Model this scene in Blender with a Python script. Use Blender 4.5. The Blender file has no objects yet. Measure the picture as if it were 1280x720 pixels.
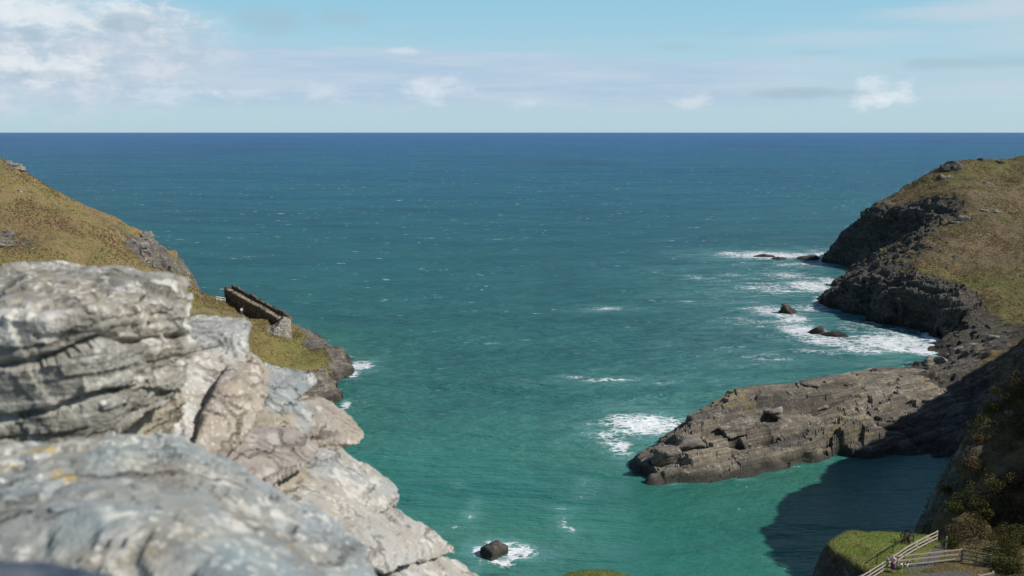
import bpy, bmesh, math, random
import numpy as np
from mathutils import Vector, kdtree, noise as mnoise
random.seed(7); RNG = np.random.default_rng(7)
S = bpy.context.scene; COL = S.collection
R = math.radians
EYE = 50.0; FOC = 1244.44; TH = math.atan(195/FOC)
SUN_AZ, SUN_EL = 100.0, 42.0           # clockwise from the view direction (+Y), elevation

def at(px, py, Y=None, z=None):         # a photo pixel -> the world point at distance Y or height z
    a = (px-640)/FOC; b = (360-py)/FOC
    dy = math.cos(TH)+b*math.sin(TH); dz = -math.sin(TH)+b*math.cos(TH)
    t = Y/dy if Y is not None else (z-EYE)/dz
    return (a*t, dy*t, EYE+dz*t)

# ------------------------------------------------------------------ numpy noise
def _h(ix, iy, iz, seed):
    with np.errstate(over='ignore'):
        h = ix.astype(np.uint32)*np.uint32(374761393) + iy.astype(np.uint32)*np.uint32(668265263) + iz.astype(np.uint32)*np.uint32(2246822519) + np.uint32(seed*3266489917 % 4294967296)
        h = (h ^ (h >> np.uint32(13)))*np.uint32(1274126177); h = (h ^ (h >> np.uint32(16)))*np.uint32(2654435761)
        return ((h ^ (h >> np.uint32(15))) & np.uint32(0xffffff)).astype(np.float64)/float(0xffffff)
def vn(P, seed=0):
    P = np.asarray(P, float); i = np.floor(P).astype(np.int64); f = P-i; u = f*f*f*(f*(f*6-15)+10)
    x, y, z = i[:, 0], i[:, 1], i[:, 2]; ux, uy, uz = u[:, 0], u[:, 1], u[:, 2]
    def c(a, b, d): return _h(x+a, y+b, z+d, seed)
    def lx(b, d): return c(0, b, d)*(1-ux)+c(1, b, d)*ux
    return ((lx(0, 0)*(1-uy)+lx(1, 0)*uy)*(1-uz)+(lx(0, 1)*(1-uy)+lx(1, 1)*uy)*uz)*2-1
def fbm(P, octv=4, seed=0, gain=.5):
    P = np.asarray(P, float); o = np.zeros(len(P)); a = 1.0; s = 0
    for k in range(octv):
        o += a*vn(P*(2.03**k)+17.3*k, seed+k); s += a; a *= gain
    return o/s
def voro(P2, seed=0):                   # 2-D cells: random per cell, edge distance
    P2 = np.asarray(P2, float); i = np.floor(P2).astype(np.int64)
    b1 = np.full(len(P2), 9e9); b2 = b1.copy(); cr = np.zeros(len(P2)); cr2 = np.zeros(len(P2)); dxs = np.zeros(len(P2)); dys = np.zeros(len(P2)); z0 = np.zeros(len(P2), np.int64)
    for a in (-1, 0, 1):
        for b in (-1, 0, 1):
            cx, cy = i[:, 0]+a, i[:, 1]+b
            jx, jy = _h(cx, cy, z0, seed), _h(cx, cy, z0+1, seed)
            dx = cx+jx-P2[:, 0]; dy = cy+jy-P2[:, 1]; d = np.sqrt(dx*dx+dy*dy)
            n = d < b1
            b2 = np.where(n, b1, np.minimum(b2, d)); cr = np.where(n, _h(cx, cy, z0+2, seed), cr); cr2 = np.where(n, _h(cx, cy, z0+3, seed), cr2)
            dxs = np.where(n, dx, dxs); dys = np.where(n, dy, dys); b1 = np.where(n, d, b1)
    return cr, cr2, b2-b1, dxs, dys
def sst(a, b, x):
    t = np.clip((x-a)/(b-a), 0, 1); return t*t*(3-2*t)

# ------------------------------------------------------------------ object helpers
def link(name, me, mat=None, parent=None, smooth=True):
    o = bpy.data.objects.new(name, me); COL.objects.link(o)
    if mat: me.materials.append(mat)
    if parent: o.parent = parent
    me.polygons.foreach_set('use_smooth', [smooth]*len(me.polygons))
    return o
def tag(o, label=None, cat=None, group=None, kind=None):
    for k, v in (('label', label), ('category', cat), ('group', group), ('kind', kind)):
        if v: o[k] = v
    return o
def empty(name, loc, label, cat, group=None, rz=0):
    o = bpy.data.objects.new(name, None); COL.objects.link(o); o.location = loc; o.rotation_euler = (0, 0, rz)
    o.empty_display_size = .2
    return tag(o, label, cat, group)
def setattr_f(me, name, vals):
    a = me.attributes.new(name, 'FLOAT', 'POINT'); a.data.foreach_set('value', np.asarray(vals, np.float32))
def mesh_of(verts, faces, name='m'):
    me = bpy.data.meshes.new(name); me.from_pydata([tuple(v) for v in verts], [], faces); me.update(); return me
def verts_of(me):
    v = np.empty(len(me.vertices)*3); me.vertices.foreach_get('co', v); return v.reshape(-1, 3)
def norms_of(me):
    v = np.empty(len(me.vertices)*3); me.vertex_normals.foreach_get('vector', v); return v.reshape(-1, 3)
def put(me, V):
    me.vertices.foreach_set('co', np.ascontiguousarray(V).ravel()); me.update()
def evaluated(me, mods):
    o = bpy.data.objects.new('tmp', me); COL.objects.link(o)
    for t, kw in mods:
        m = o.modifiers.new(t, t)
        for k, v in kw.items(): setattr(m, k, v)
    dg = bpy.context.evaluated_depsgraph_get(); dg.update()
    r = bpy.data.meshes.new_from_object(o.evaluated_get(dg)); bpy.data.objects.remove(o); return r
def hull(points, voxel):
    bm = bmesh.new()
    for p in points: bm.verts.new(p)
    r = bmesh.ops.convex_hull(bm, input=bm.verts)
    bmesh.ops.delete(bm, geom=[v for v in bm.verts if not v.link_faces], context='VERTS')
    bmesh.ops.recalc_face_normals(bm, faces=bm.faces)
    me = bpy.data.meshes.new('hull'); bm.to_mesh(me); bm.free()
    return evaluated(me, [('REMESH', dict(mode='VOXEL', voxel_size=voxel))])

# ------------------------------------------------------------------ node helpers
class NT:
    def __init__(s, tree): s.t = tree; s.n = tree.nodes; s.l = tree.links
    def new(s, typ, ins=None, **kw):
        n = s.n.new(typ)
        for k, v in kw.items(): setattr(n, k, v)
        for k, v in (ins or {}).items(): s.set(n.inputs[k], v)
        return n
    def set(s, sock, v):
        if hasattr(v, 'is_output') or isinstance(v, bpy.types.NodeSocket): s.l.new(v, sock)
        elif isinstance(v, (tuple, list)) and sock.type == 'RGBA' and len(v) == 3: sock.default_value = (*v, 1)
        else: sock.default_value = v
    def m(s, op, a, b=0.0, c=None, clamp=False):
        n = s.n.new('ShaderNodeMath'); n.operation = op; n.use_clamp = clamp
        s.set(n.inputs[0], a); s.set(n.inputs[1], b)
        if c is not None: s.set(n.inputs[2], c)
        return n.outputs[0]
    def mix(s, f, a, b, blend='MIX'):
        n = s.n.new('ShaderNodeMix'); n.data_type = 'RGBA'; n.blend_type = blend; n.clamp_factor = True
        s.set(n.inputs[0], f); s.set(n.inputs[6], a); s.set(n.inputs[7], b); return n.outputs[2]
    def step(s, x, a, b, lo=0.0, hi=1.0):
        n = s.n.new('ShaderNodeMapRange'); n.interpolation_type = 'SMOOTHSTEP'
        s.set(n.inputs[0], x); s.set(n.inputs[1], a); s.set(n.inputs[2], b); s.set(n.inputs[3], lo); s.set(n.inputs[4], hi); return n.outputs[0]
    def map(s, v, scale=(1, 1, 1), rot=(0, 0, 0), loc=(0, 0, 0)):
        n = s.n.new('ShaderNodeMapping'); s.l.new(v, n.inputs[0]); n.inputs[1].default_value = loc; n.inputs[2].default_value = rot; n.inputs[3].default_value = scale; return n.outputs[0]
    def noise(s, v, scale, detail=4, rough=.55, dist=0.0):
        n = s.n.new('ShaderNodeTexNoise'); s.l.new(v, n.inputs['Vector']); n.inputs['Scale'].default_value = scale; n.inputs['Detail'].default_value = detail
        n.inputs['Roughness'].default_value = rough; n.inputs['Distortion'].default_value = dist; return n.outputs[0]
    def voro(s, v, scale, feature='F1', out=0, rand=1.0):
        n = s.n.new('ShaderNodeTexVoronoi'); n.feature = feature; s.l.new(v, n.inputs['Vector']); n.inputs['Scale'].default_value = scale; n.inputs['Randomness'].default_value = rand; return n.outputs[out]
    def bump(s, h, dist, strength=1.0, normal=None):
        n = s.n.new('ShaderNodeBump'); s.l.new(h, n.inputs['Height']); n.inputs['Distance'].default_value = dist; n.inputs['Strength'].default_value = strength
        if normal is not None: s.l.new(normal, n.inputs['Normal'])
        return n.outputs[0]
    def attr(s, name):
        n = s.n.new('ShaderNodeAttribute'); n.attribute_name = name; return n.outputs['Fac']
def material(name):
    m = bpy.data.materials.new(name); m.use_nodes = True; m.node_tree.nodes.clear(); t = NT(m.node_tree)
    out = t.new('ShaderNodeOutputMaterial'); return m, t, out
def principled(t, out, col, rough=.9, normal=None, spec=.3):
    p = t.new('ShaderNodeBsdfPrincipled', {'Base Color': col, 'Roughness': rough, 'Specular IOR Level': spec})
    if normal is not None: t.l.new(normal, p.inputs['Normal'])
    t.l.new(p.outputs[0], out.inputs[0]); return p
def plain(name, col, rough=.8, var=.25, scale=6):
    m, t, out = material(name); pos = t.new('ShaderNodeTexCoord').outputs['Object']
    n = t.noise(pos, scale, 4)
    c = t.mix(n, tuple(x*(1-var) for x in col), tuple(min(1, x*(1+var)) for x in col))
    principled(t, out, c, rough, t.bump(n, .01)); return m

# rock colour tree, metre-scaled world coordinates
def rock_nodes(t, pos, k=1.0, tone=1.0, bed=(R(-28), R(22))):
    def C(*c): return tuple(x*tone for x in c)
    n1 = t.noise(pos, .12/k, 5, .6); n2 = t.noise(pos, .9/k, 6, .65); n3 = t.noise(pos, 3.5/k, 5, .7)
    st = t.noise(t.map(t.map(t.map(pos, rot=(0, 0, bed[0])), rot=(bed[1], 0, 0)), (.10, .5, 2.4)), 1.0/k, 5, .62)
    c = t.mix(t.step(n1, .35, .65), C(.130, .119, .100), C(.19, .170, .135))
    c = t.mix(t.step(st, .44, .6), c, C(.10, .092, .086)); c = t.mix(t.step(st, .42, .3, 0, .6), c, C(.30, .265, .20))
    c = t.mix(t.step(n2, .52, .72), c, C(.27, .245, .20))
    c = t.mix(t.step(n3, .58, .75, 0, .75), c, C(.07, .064, .06))
    li = t.m('MULTIPLY', t.step(t.noise(pos, .35/k, 3), .55, .68), t.step(t.noise(pos, 2.4/k, 5, .7), .48, .6))
    c = t.mix(t.m('MULTIPLY', li, .65), c, C(.42, .40, .35))
    h = t.m('ADD', t.m('MULTIPLY', st, .6), t.m('ADD', t.m('MULTIPLY', n2, .8), t.m('MULTIPLY', n3, .35)))
    return c, h
def grass_nodes(t, pos, cols):
    a, b, c_, d = cols
    n1 = t.noise(pos, .045, 5, .6); n2 = t.noise(pos, .22, 6, .68); n3 = t.noise(pos, 1.3, 6, .75); n4 = t.noise(t.map(pos, (1, 1, .45)), 4.5, 4, .7)
    c = t.mix(t.step(n1, .42, .57), a, b)
    hp = t.m('MULTIPLY', t.step(t.noise(t.map(pos, (1, 1, 1.5)), .085, 6, .72), .51, .60), t.step(n3, .40, .52)); 
    c = t.mix(t.step(n2, .46, .58), c, c_); c = t.mix(t.m('MULTIPLY', hp, .75), c, (d[0]*.72, d[1]*.66, d[2]*.75))
    c = t.mix(t.step(n3, .48, .6, 0, .9), c, d)
    c = t.mix(t.step(n4, .48, .66, 0, .65), c, tuple(x*1.75 for x in b))
    c = t.mix(t.step(t.noise(pos, .5, 6, .78), .54, .66, 0, .9), c, tuple(x*.38 for x in d))
    c = t.mix(t.step(t.noise(pos, .9, 6, .8), .55, .66, 0, .7), c, tuple(x*.5 for x in c_))
    return c, t.m('ADD', t.m('MULTIPLY', n3, .7), t.m('MULTIPLY', n4, .4))
def terrain_mat(name, cols, tone=1.0, green=None, path=False):
    m, t, out = material(name); pos = t.new('ShaderNodeNewGeometry').outputs['Position']
    rc, rh = rock_nodes(t, pos, 1.0, tone); gc, gh = grass_nodes(t, pos, cols)
    if green:
        gc2, _ = grass_nodes(t, pos, green); gc = t.mix(t.attr('green'), gc, gc2)
    f = t.m('ADD', t.attr('rock'), t.m('ADD', t.m('MULTIPLY', t.m('SUBTRACT', t.noise(pos, .8, 6, .72), .5), 1.2), t.m('MULTIPLY', t.m('SUBTRACT', t.noise(t.map(pos, (.5, .5, 1.6)), .16, 4, .6), .5), 1.3)))
    f = t.step(f, .42, .56)
    c = t.mix(f, gc, rc)
    if path:
        pc = t.mix(t.noise(pos, 1.2, 5), (.15, .145, .14), (.21, .2, .19))
        c = t.mix(t.step(t.m('ADD', t.attr('path'), t.m('MULTIPLY', t.m('SUBTRACT', t.noise(pos, 2.0, 4), .5), .35)), .4, .55), c, pc)
    w = t.attr('wet'); c = t.mix(w, c, (.035, .033, .03))
    b = t.bump(t.mix(f, gh, rh), .9, 1.0)
    principled(t, out, c, .92, b, .2); return m

# ------------------------------------------------------------------ height fields
class HF:
    def __init__(s, xs, ys, rot=0.0):
        s.xs, s.ys, s.rot = np.asarray(xs, float), np.asarray(ys, float), rot; U, V = np.meshgrid(s.xs, s.ys); s.A = {}; c, d = math.cos(rot), math.sin(rot)
        s.X, s.Y = (U*c-V*d, U*d+V*c) if rot else (U, V)
    def pts(s): return np.stack([s.X.ravel(), s.Y.ravel()], 1)
    def ev(s, x, y):
        x = np.atleast_1d(np.asarray(x, float)); y = np.atleast_1d(np.asarray(y, float)); c, d = math.cos(s.rot), math.sin(s.rot); x, y = (x*c+y*d, y*c-x*d) if s.rot else (x, y)
        i = np.clip(np.searchsorted(s.xs, x)-1, 0, len(s.xs)-2); j = np.clip(np.searchsorted(s.ys, y)-1, 0, len(s.ys)-2)
        u = np.clip((x-s.xs[i])/(s.xs[i+1]-s.xs[i]), 0, 1); v = np.clip((y-s.ys[j])/(s.ys[j+1]-s.ys[j]), 0, 1)
        Z = s.Z; r = (Z[j, i]*(1-u)+Z[j, i+1]*u)*(1-v)+(Z[j+1, i]*(1-u)+Z[j+1, i+1]*u)*v
        ins = (x >= s.xs[0]) & (x <= s.xs[-1]) & (y >= s.ys[0]) & (y <= s.ys[-1])
        return np.where(ins, r, -9.0)
    def hit(s, px, py, y0=None):
        yy = np.arange(y0 or s.Y.min(), s.Y.max(), .15)
        P = np.array([at(px, py, Y=1.0)])[0]; x = P[0]*yy; z = EYE+(P[2]-EYE)*yy
        k = np.nonzero(s.ev(x, yy) >= z)[0]
        k = k[0] if len(k) else len(yy)-1
        return Vector((x[k], yy[k], float(s.ev(x[k], yy[k])[0])))
    def blur(s, n=1):
        for _ in range(n):
            Z = np.pad(s.Z, 1, mode='edge'); Z = (Z[:-2]+2*Z[1:-1]+Z[2:])/4; s.Z = (Z[:, :-2]+2*Z[:, 1:-1]+Z[:, 2:])/4
    def ledges(s, o, bn, along, amp, mask, seed, sc=1.0):
        me = o.data; V = verts_of(me); N = norms_of(me); bn = np.array(bn, float); bn /= np.linalg.norm(bn); al = np.array(along, float); al /= np.linalg.norm(al)
        w = fbm(V*.16/sc, 3, seed)*1.3*sc; h = (V@bn+w)/sc; u = (V@al)/sc; t_ = V@np.cross(bn, al)/sc
        def lay(th, ln, sd):
            k = h/th; q = np.floor(k).astype(np.int64); f = k-q; seg = np.floor(u/ln+7*_h(q, q*0, q*0, sd)+.25*vn(np.c_[u*.6, t_*.3, k*.3], sd+1)).astype(np.int64)
            a, b = _h(q, seg, q*0, sd+2), _h(q+1, seg, q*0, sd+2); return a+(b-a)*sst(.72, 1.0, f)-.5
        d = 1.5*lay(2.6, 26, seed+5)+.9*lay(1.05, 14, seed+15)+.5*lay(.48, 7, seed+25)+.3*fbm(V*.45/sc, 4, seed+35, .6)
        V = V+N*(d*amp*mask.ravel())[:, None]; put(me, V)
    def mesh(s, name, mat, smooth=True):
        ny, nx = s.X.shape; V = np.stack([s.X.ravel(), s.Y.ravel(), s.Z.ravel()], 1)
        idx = np.arange(nx*ny).reshape(ny, nx)
        F = np.stack([idx[:-1, :-1].ravel(), idx[:-1, 1:].ravel(), idx[1:, 1:].ravel(), idx[1:, :-1].ravel()], 1)
        me = mesh_of(V.tolist(), F.tolist(), name)
        for k, a in s.A.items(): setattr_f(me, k, a.ravel())
        return link(name, me, mat, smooth=smooth)
def rbf(C, Q, soft=2.0):                # C rows: x, y, values...; conical kernel + plane
    C = np.asarray(C, float); xy = C[:, :2]; n = len(C)
    K = -np.sqrt(((xy[:, None]-xy[None])**2).sum(2)+soft*soft)
    Pm = np.c_[np.ones(n), xy/100]; A = np.block([[K, Pm], [Pm.T, np.zeros((3, 3))]])
    w = np.linalg.lstsq(A, np.r_[C[:, 2:], np.zeros((3, C.shape[1]-2))], rcond=None)[0]
    out = np.empty((len(Q), C.shape[1]-2))
    for k in range(0, len(Q), 20000):
        q = Q[k:k+20000]; D = -np.sqrt(((q[:, None]-xy[None])**2).sum(2)+soft*soft)
        out[k:k+20000] = D@w[:n]+np.c_[np.ones(len(q)), q/100]@w[n:]
    return out
def cp(px, py, Y=None, r=0.0, z=None, dx=0, dy=0, dz=0):
    x, y, zz = at(px, py, Y=Y, z=z); return (x+dx, y+dy, zz+dz, r)
def slope_of(hf):
    gy, gx = np.gradient(hf.Z, hf.ys, hf.xs); return np.sqrt(gx*gx+gy*gy)
def blocks(Q, ang, lu, lv, seed, warp=.35):    # blocky jointed rock: offset per cell and crack mask
    c, s_ = math.cos(ang), math.sin(ang); u = Q[:, 0]*c+Q[:, 1]*s_; v = -Q[:, 0]*s_+Q[:, 1]*c
    P3 = np.c_[u/lu, v/lv, np.zeros(len(u))]; w = np.c_[u/lu+warp*fbm(P3*1.5, 3, seed+5), v/lv+warp*fbm(P3*1.5+40, 3, seed+9)]
    r1, r2, e, dx, dy = voro(w, seed)
    return (r1-.5)+(r2-.5)*dx*.9+(r1*1.7 % 1-.5)*dy*.9, e
def terrace(z, step, sharp, ph):
    q = z/step+ph; k = np.floor(q); f = q-k; return (k+sst(.5-sharp, .5+sharp, f)-ph)*step

def facet(Q, z, ang, lu, lv, seed, flat=.4, jump=.4, warp=.06, tilt=.0):
    # planar slabs: long beds of width lv broken across into lengths about lu; each slab is the plane through the ground it replaces
    c, s_ = math.cos(ang), math.sin(ang); u = Q[:, 0]*c+Q[:, 1]*s_; v = -Q[:, 0]*s_+Q[:, 1]*c; o = np.zeros(len(u))
    vv = v/lv+.55*vn(np.c_[u*.035, v*.05, o], seed)+warp*fbm(np.c_[u*.7, v*.7, o], 2, seed+1); k = np.floor(vv).astype(np.int64)
    r0 = _h(k, k*0, k*0, seed+2); uu = u/(lu*(.55+.9*r0))+9*r0+.35*vv*(r0-.5)*2+warp*1.2*fbm(np.c_[u*.6, v*.6, o], 2, seed+3); j = np.floor(uu).astype(np.int64)
    key, inv = np.unique(k*100003+j, return_inverse=True); n = np.maximum(np.bincount(inv), 1); mean = lambda a: np.bincount(inv, a)/n
    um, vm, zm = mean(u), mean(v), mean(z); du, dv, dz = u-um[inv], v-vm[inv], z-zm[inv]
    bu = np.clip(mean(du*dz)/(mean(du*du)+.3), -.5, .5); bv = np.clip(mean(dv*dz)/(mean(dv*dv)+.3), -1.2, 1.2)
    rk_ = RNG_F(seed, len(key)); zz = zm[inv]+bu[inv]*du*.8+(bv[inv]*flat+tilt)*dv+((rk_[0]-.5)*jump)[inv]+((rk_[1]-.5)*.12)[inv]*du+((rk_[2]-.5)*.25)[inv]*dv
    fv = vv-np.floor(vv); fu = uu-np.floor(uu); e = np.minimum(np.minimum(fv, 1-fv)*lv, np.minimum(fu, 1-fu)*lu*(.55+.9*r0))
    facet.tone = rk_[1][inv]; return zz, e
def RNG_F(seed, n): return np.random.default_rng(seed).random((3, n))
# ---- far headland across the bay
hl = HF(np.unique(np.r_[np.arange(82, 150, .27), np.arange(150, 262, .6)]), np.unique(np.r_[np.arange(212, 300, .34), np.arange(300, 400, .42), np.arange(400, 470, .8)]))
H = [cp(1043, 330, z=0, r=1), cp(1055, 345, z=0, r=1), cp(1050, 362, z=0, r=1), cp(1022, 378, z=0, r=1), cp(1045, 388, z=0, r=1), cp(1080, 395, z=0, r=1), cp(1130, 410, z=0, r=1), cp(1160, 428, z=0, r=1), cp(1165, 440, z=0, r=1),
     cp(1043, 330, z=0, r=1, dx=-6, dz=-4), cp(1055, 345, z=0, r=1, dx=-7, dz=-4), cp(1022, 378, z=0, r=1, dx=-6, dz=-4), cp(1080, 395, z=0, r=1, dx=-7, dz=-4), cp(1130, 410, z=0, r=1, dx=-7, dz=-4), cp(1165, 440, z=0, r=1, dx=-7, dz=-4), (84, 330, -6, 1), (90, 400, -6, 1), (84, 240, -6, 1), (110, 440, -6, 1), (100, 370, -6, 1),
     # skyline
     cp(1046, 312, 380, 1), cp(1052, 295, 381, 1), cp(1064, 282, 383, 1), cp(1082, 268, 385, .9), cp(1105, 254, 387, .6), cp(1130, 237, 389, .4), cp(1155, 221, 391, .3), cp(1178, 208, 393, .5), cp(1200, 202, 395, .3), cp(1230, 198, 398, .2), cp(1280, 194, 402, .1), (240, 415, 44, 0), (262, 400, 47, 0),
     # seaward side behind the skyline
     (126, 397, -3, 1), (140, 410, 8, 1), (150, 425, -3, 1), (175, 440, -3, 1), (165, 415, 18, 1), (205, 445, 2, 1), (205, 425, 24, 1), (250, 455, 0, 1), (240, 470, -5, 1), (130, 420, -6, 1), (180, 468, -6, 1),
     # upper dark crag: top edge, then its foot
     cp(1075, 292, 374, 1), cp(1100, 275, 370, .9), cp(1135, 262, 364, .7), cp(1170, 250, 356, .5), cp(1205, 242, 350, .3),
     cp(1064, 322, 372, 1), cp(1082, 312, 367, 1), cp(1112, 294, 364, 1), cp(1142, 281, 358, .9), cp(1176, 262, 351, .6), cp(1210, 248, 345, .4),
     # grass shoulder above the crag
     cp(1150, 240, 376, .1), cp(1190, 225, 376, .1), cp(1240, 222, 380, .1), cp(1280, 218, 384, 0), cp(1240, 236, 362, .1), cp(1280, 240, 364, .1),
     # ledges between the crags and the grass slope
     cp(1075, 328, 352, 1), cp(1100, 312, 347, .8), cp(1135, 298, 342, .7), cp(1170, 285, 336, .6), cp(1068, 344, 320, 1), cp(1100, 329, 312, .8), cp(1145, 316, 304, .65), cp(1185, 296, 312, .45), cp(1215, 272, 330, .5), cp(1250, 262, 336, .25), cp(1280, 262, 338, 0),
     cp(1200, 320, 292, .2), cp(1240, 300, 310, 0), cp(1280, 300, 308, 0),
     # lower crag: top edge
     cp(1030, 370, 291, 1), cp(1052, 359, 285, 1), cp(1078, 351, 275, 1), cp(1108, 347, 266, 1), cp(1136, 345, 260, .9), cp(1150, 358, 255, .9), cp(1165, 364, 250, .9), cp(1190, 378, 243, .9), cp(1212, 394, 236, .9),
     cp(1150, 415, 248, 1), cp(1185, 420, 236, 1),
     cp(1180, 345, 262, .15), cp(1220, 360, 252, .15), cp(1250, 340, 268, 0), cp(1280, 350, 262, 0), cp(1240, 385, 242, .5), cp(1280, 385, 242, .3),
     # block field down to the neck
     cp(1180, 432, 229, 1), cp(1200, 415, 232, 1), cp(1235, 405, 232, .9), cp(1280, 405, 230, .6), cp(1190, 445, 217, 1), cp(1240, 430, 215, .9), cp(1280, 422, 215, .6),
     (150, 215, 14, .1), (180, 230, 18, 0), (220, 230, 26, 0), (262, 230, 36, 0), (262, 300, 38, 0), (200, 280, 25, 0), (230, 340, 35, 0), (262, 350, 44, 0)]
Q = hl.pts(); v = rbf(H, Q); z = v[:, 0]; rk = v[:, 1]
rk = np.clip(rk+.25*fbm(np.c_[Q*.06, z*.2], 4, 3), 0, 1)
hl.Z = z.reshape(hl.X.shape); sl = slope_of(hl).ravel()
rk = np.clip(rk*.75+sst(.55, 1.1, sl)*.9, 0, 1)
P3 = np.c_[Q, z]
b1, e1 = blocks(Q, R(25), 13, 3.2, 11, .5); b2, e2 = blocks(Q, R(25), 4.5, 1.5, 12, .5)
zt = terrace(z+1.2*fbm(P3*.12, 3, 8)+.22*(Q[:, 0]*.5-Q[:, 1]*.3), 2.6, .16, .3)-.22*(Q[:, 0]*.5-Q[:, 1]*.3)-1.2*fbm(P3*.12, 3, 8)
rm = sst(.35, .7, rk)*sst(-.5, 1.5, z)
rid = 1-2*np.abs(fbm(np.c_[(Q[:, 0]*.9+Q[:, 1]*.42)*.09, (Q[:, 1]*.9-Q[:, 0]*.42)*.24, z*.3], 5, 23, .6))
gul = 1-2*np.abs(fbm(np.c_[Q[:, 0]*.012, Q[:, 1]*.03, 0*z], 4, 25))
f1_, e1 = facet(Q, z, R(31), 9, 3.0, 431, .5, 1.2, .10); nk = sst(250, 228, Q[:, 1])
z = z+rm*(.9*rid-.7+1.2*fbm(P3*.12, 3, 24)+.25*(zt-z))*(1-nk)+rm*nk*(f1_-z)+(1-rm)*(.45*fbm(P3*.5, 4, 21)+.9*fbm(P3*.15, 3, 22)-.9*sst(.45, .9, gul))
hl.Z = z.reshape(hl.X.shape)
hl.A = {'green': np.clip(sst(27, 36, z)+sst(285, 255, Q[:, 1])+.5*fbm(P3*.05, 3, 26), 0, 1), 'rock': rk, 'wet': sst(2.4, .6, z+.8*fbm(P3*.4, 3, 5))*rk*.8}
# ---- the island slope on the other side
ih = HF(np.arange(-205, -27, .5), np.arange(120, 300, .5))
I = [cp(0, 196, 205, .1), cp(10, 202, 205, .6), cp(20, 209, 206, .8), cp(35, 217, 207, .2), cp(50, 226, 208, 0), cp(80, 245, 210, .1), cp(100, 254, 211, 0), cp(120, 262, 213, .1), cp(150, 275, 216, 0), cp(175, 287, 219, .3), cp(188, 296, 221, .8), cp(197, 303, 223, .9), cp(207, 313, 225, .6), cp(226, 321, 227, .3), cp(231, 338, 228, .6), cp(236, 354, 229, .9),
     cp(240, 361, 228, .2), cp(255, 368, 230, .1), cp(270, 376, 231, 0),
     cp(0, 330, 165, .3), cp(8, 300, 176, .45), cp(60, 325, 170, .3), cp(120, 325, 178, 0), cp(160, 322, 190, .1), cp(100, 290, 190, 0), cp(50, 280, 185, 0), cp(0, 260, 185, 0), cp(50, 245, 198, .1), cp(150, 298, 204, .3), cp(140, 310, 196, .1), cp(168, 302, 209, .9), cp(175, 318, 206, .8), cp(195, 322, 213, .9), cp(170, 335, 195, .1), cp(190, 345, 200, .3), cp(210, 345, 210, .3), cp(210, 330, 216, .2),
     cp(0, 450, 140, 0), cp(150, 420, 170, 0), cp(240, 395, 195, 0), cp(240, 372, 214, 0), cp(260, 385, 208, 0), cp(285, 388, 216, 0), cp(300, 402, 206, 0), cp(320, 402, 214, 0), cp(340, 412, 210, 0), cp(320, 430, 196, .1), cp(345, 440, 197, .1), cp(315, 460, 184, .2), cp(330, 480, 178, .2),
     cp(281, 374, 236, 0), cp(300, 392, 226, 0), cp(335, 398, 216, 0),
     cp(362, 421, 208, .1), cp(380, 436, 205, .1), cp(350, 425, 204, 0), cp(375, 452, 197, 0), cp(395, 470, 189, .2), cp(412, 468, 188, .4), cp(420, 474, 187, .9),
     cp(400, 432, 209, .9), cp(388, 432, 208, .9), cp(415, 434, 209, 1), cp(428, 437, 208, 1), cp(420, 455, 200, .8), cp(400, 448, 202, .3),
     cp(429, 447, 206, 1), cp(434, 462, z=0, r=1), cp(434, 462, z=0, r=1, dx=5, dz=-5), cp(424, 490, z=.3, r=1), cp(424, 490, z=0, r=1, dx=5, dz=-5), cp(419, 506, z=0, r=1), cp(419, 506, z=0, r=1, dx=5, dz=-5), cp(405, 500, 181, 1), cp(385, 500, 177, .7), cp(380, 540, z=-4, r=1), cp(432, 447, 211, 1), cp(440, 440, z=-4, r=1),
     cp(350, 500, 165, .5), (-60, 150, 3, .8), (-52, 140, -4, 1), (-30, 160, -6, 1), (-28, 220, -7, 1), (-28, 190, -7, 1),
     (-90, 125, 12, .3), (-150, 125, 28, 0), (-200, 125, 45, 0), (-205, 200, 66, 0), (-150, 205, 56, 0), (-120, 150, 24, 0),
     # far, seaward side
     (-104, 222, 36, .4), (-150, 225, 48, .3), (-205, 230, 55, .3), (-85, 238, 12, .6), (-78, 246, 2, 1), (-95, 235, 22, .6), (-66, 248, 3, .8), (-60, 241, 6, .6), (-46, 226, 4, .8), (-36, 218, 0, 1), (-40, 228, -4, 1), (-70, 262, -5, 1), (-100, 262, -4, 1), (-120, 250, 20, .8), (-150, 270, 4, 1), (-205, 270, 22, .8), (-205, 298, -5, 1), (-140, 298, -6, 1), (-100, 295, -6, 1), (-60, 290, -6, 1)]
Q = ih.pts(); v = rbf(I, Q, 1.5); z = v[:, 0]; rk = v[:, 1]; P3 = np.c_[Q, z]
ih.Z = z.reshape(ih.X.shape); sl = slope_of(ih).ravel()
rk = np.clip(rk+.25*fbm(np.c_[Q*.09, z*.2], 4, 31), 0, 1); rk = np.clip(rk*.85+sst(.9, 1.6, sl)*.7, 0, 1)
b1, e1 = blocks(Q, R(-20), 5, 2.4, 41); b2, e2 = blocks(Q, R(-20), 2.2, 1.1, 42)
zt = terrace(z+.8*fbm(P3*.15, 3, 8)+.2*Q[:, 0], 1.7, .16, .3)-.2*Q[:, 0]-.8*fbm(P3*.15, 3, 8)
rm = sst(.4, .75, rk)
gul = 1-2*np.abs(fbm(np.c_[Q[:, 0]*.03, Q[:, 1]*.03, 0*z], 4, 55)); f1_, e1 = facet(Q, z, R(-30), 7, 2.2, 421, .5, .9, .12); f2_, e2 = facet(Q, f1_*.7+z*.3, R(-25), 3, 1.0, 422, .7, .5, .12)
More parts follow.
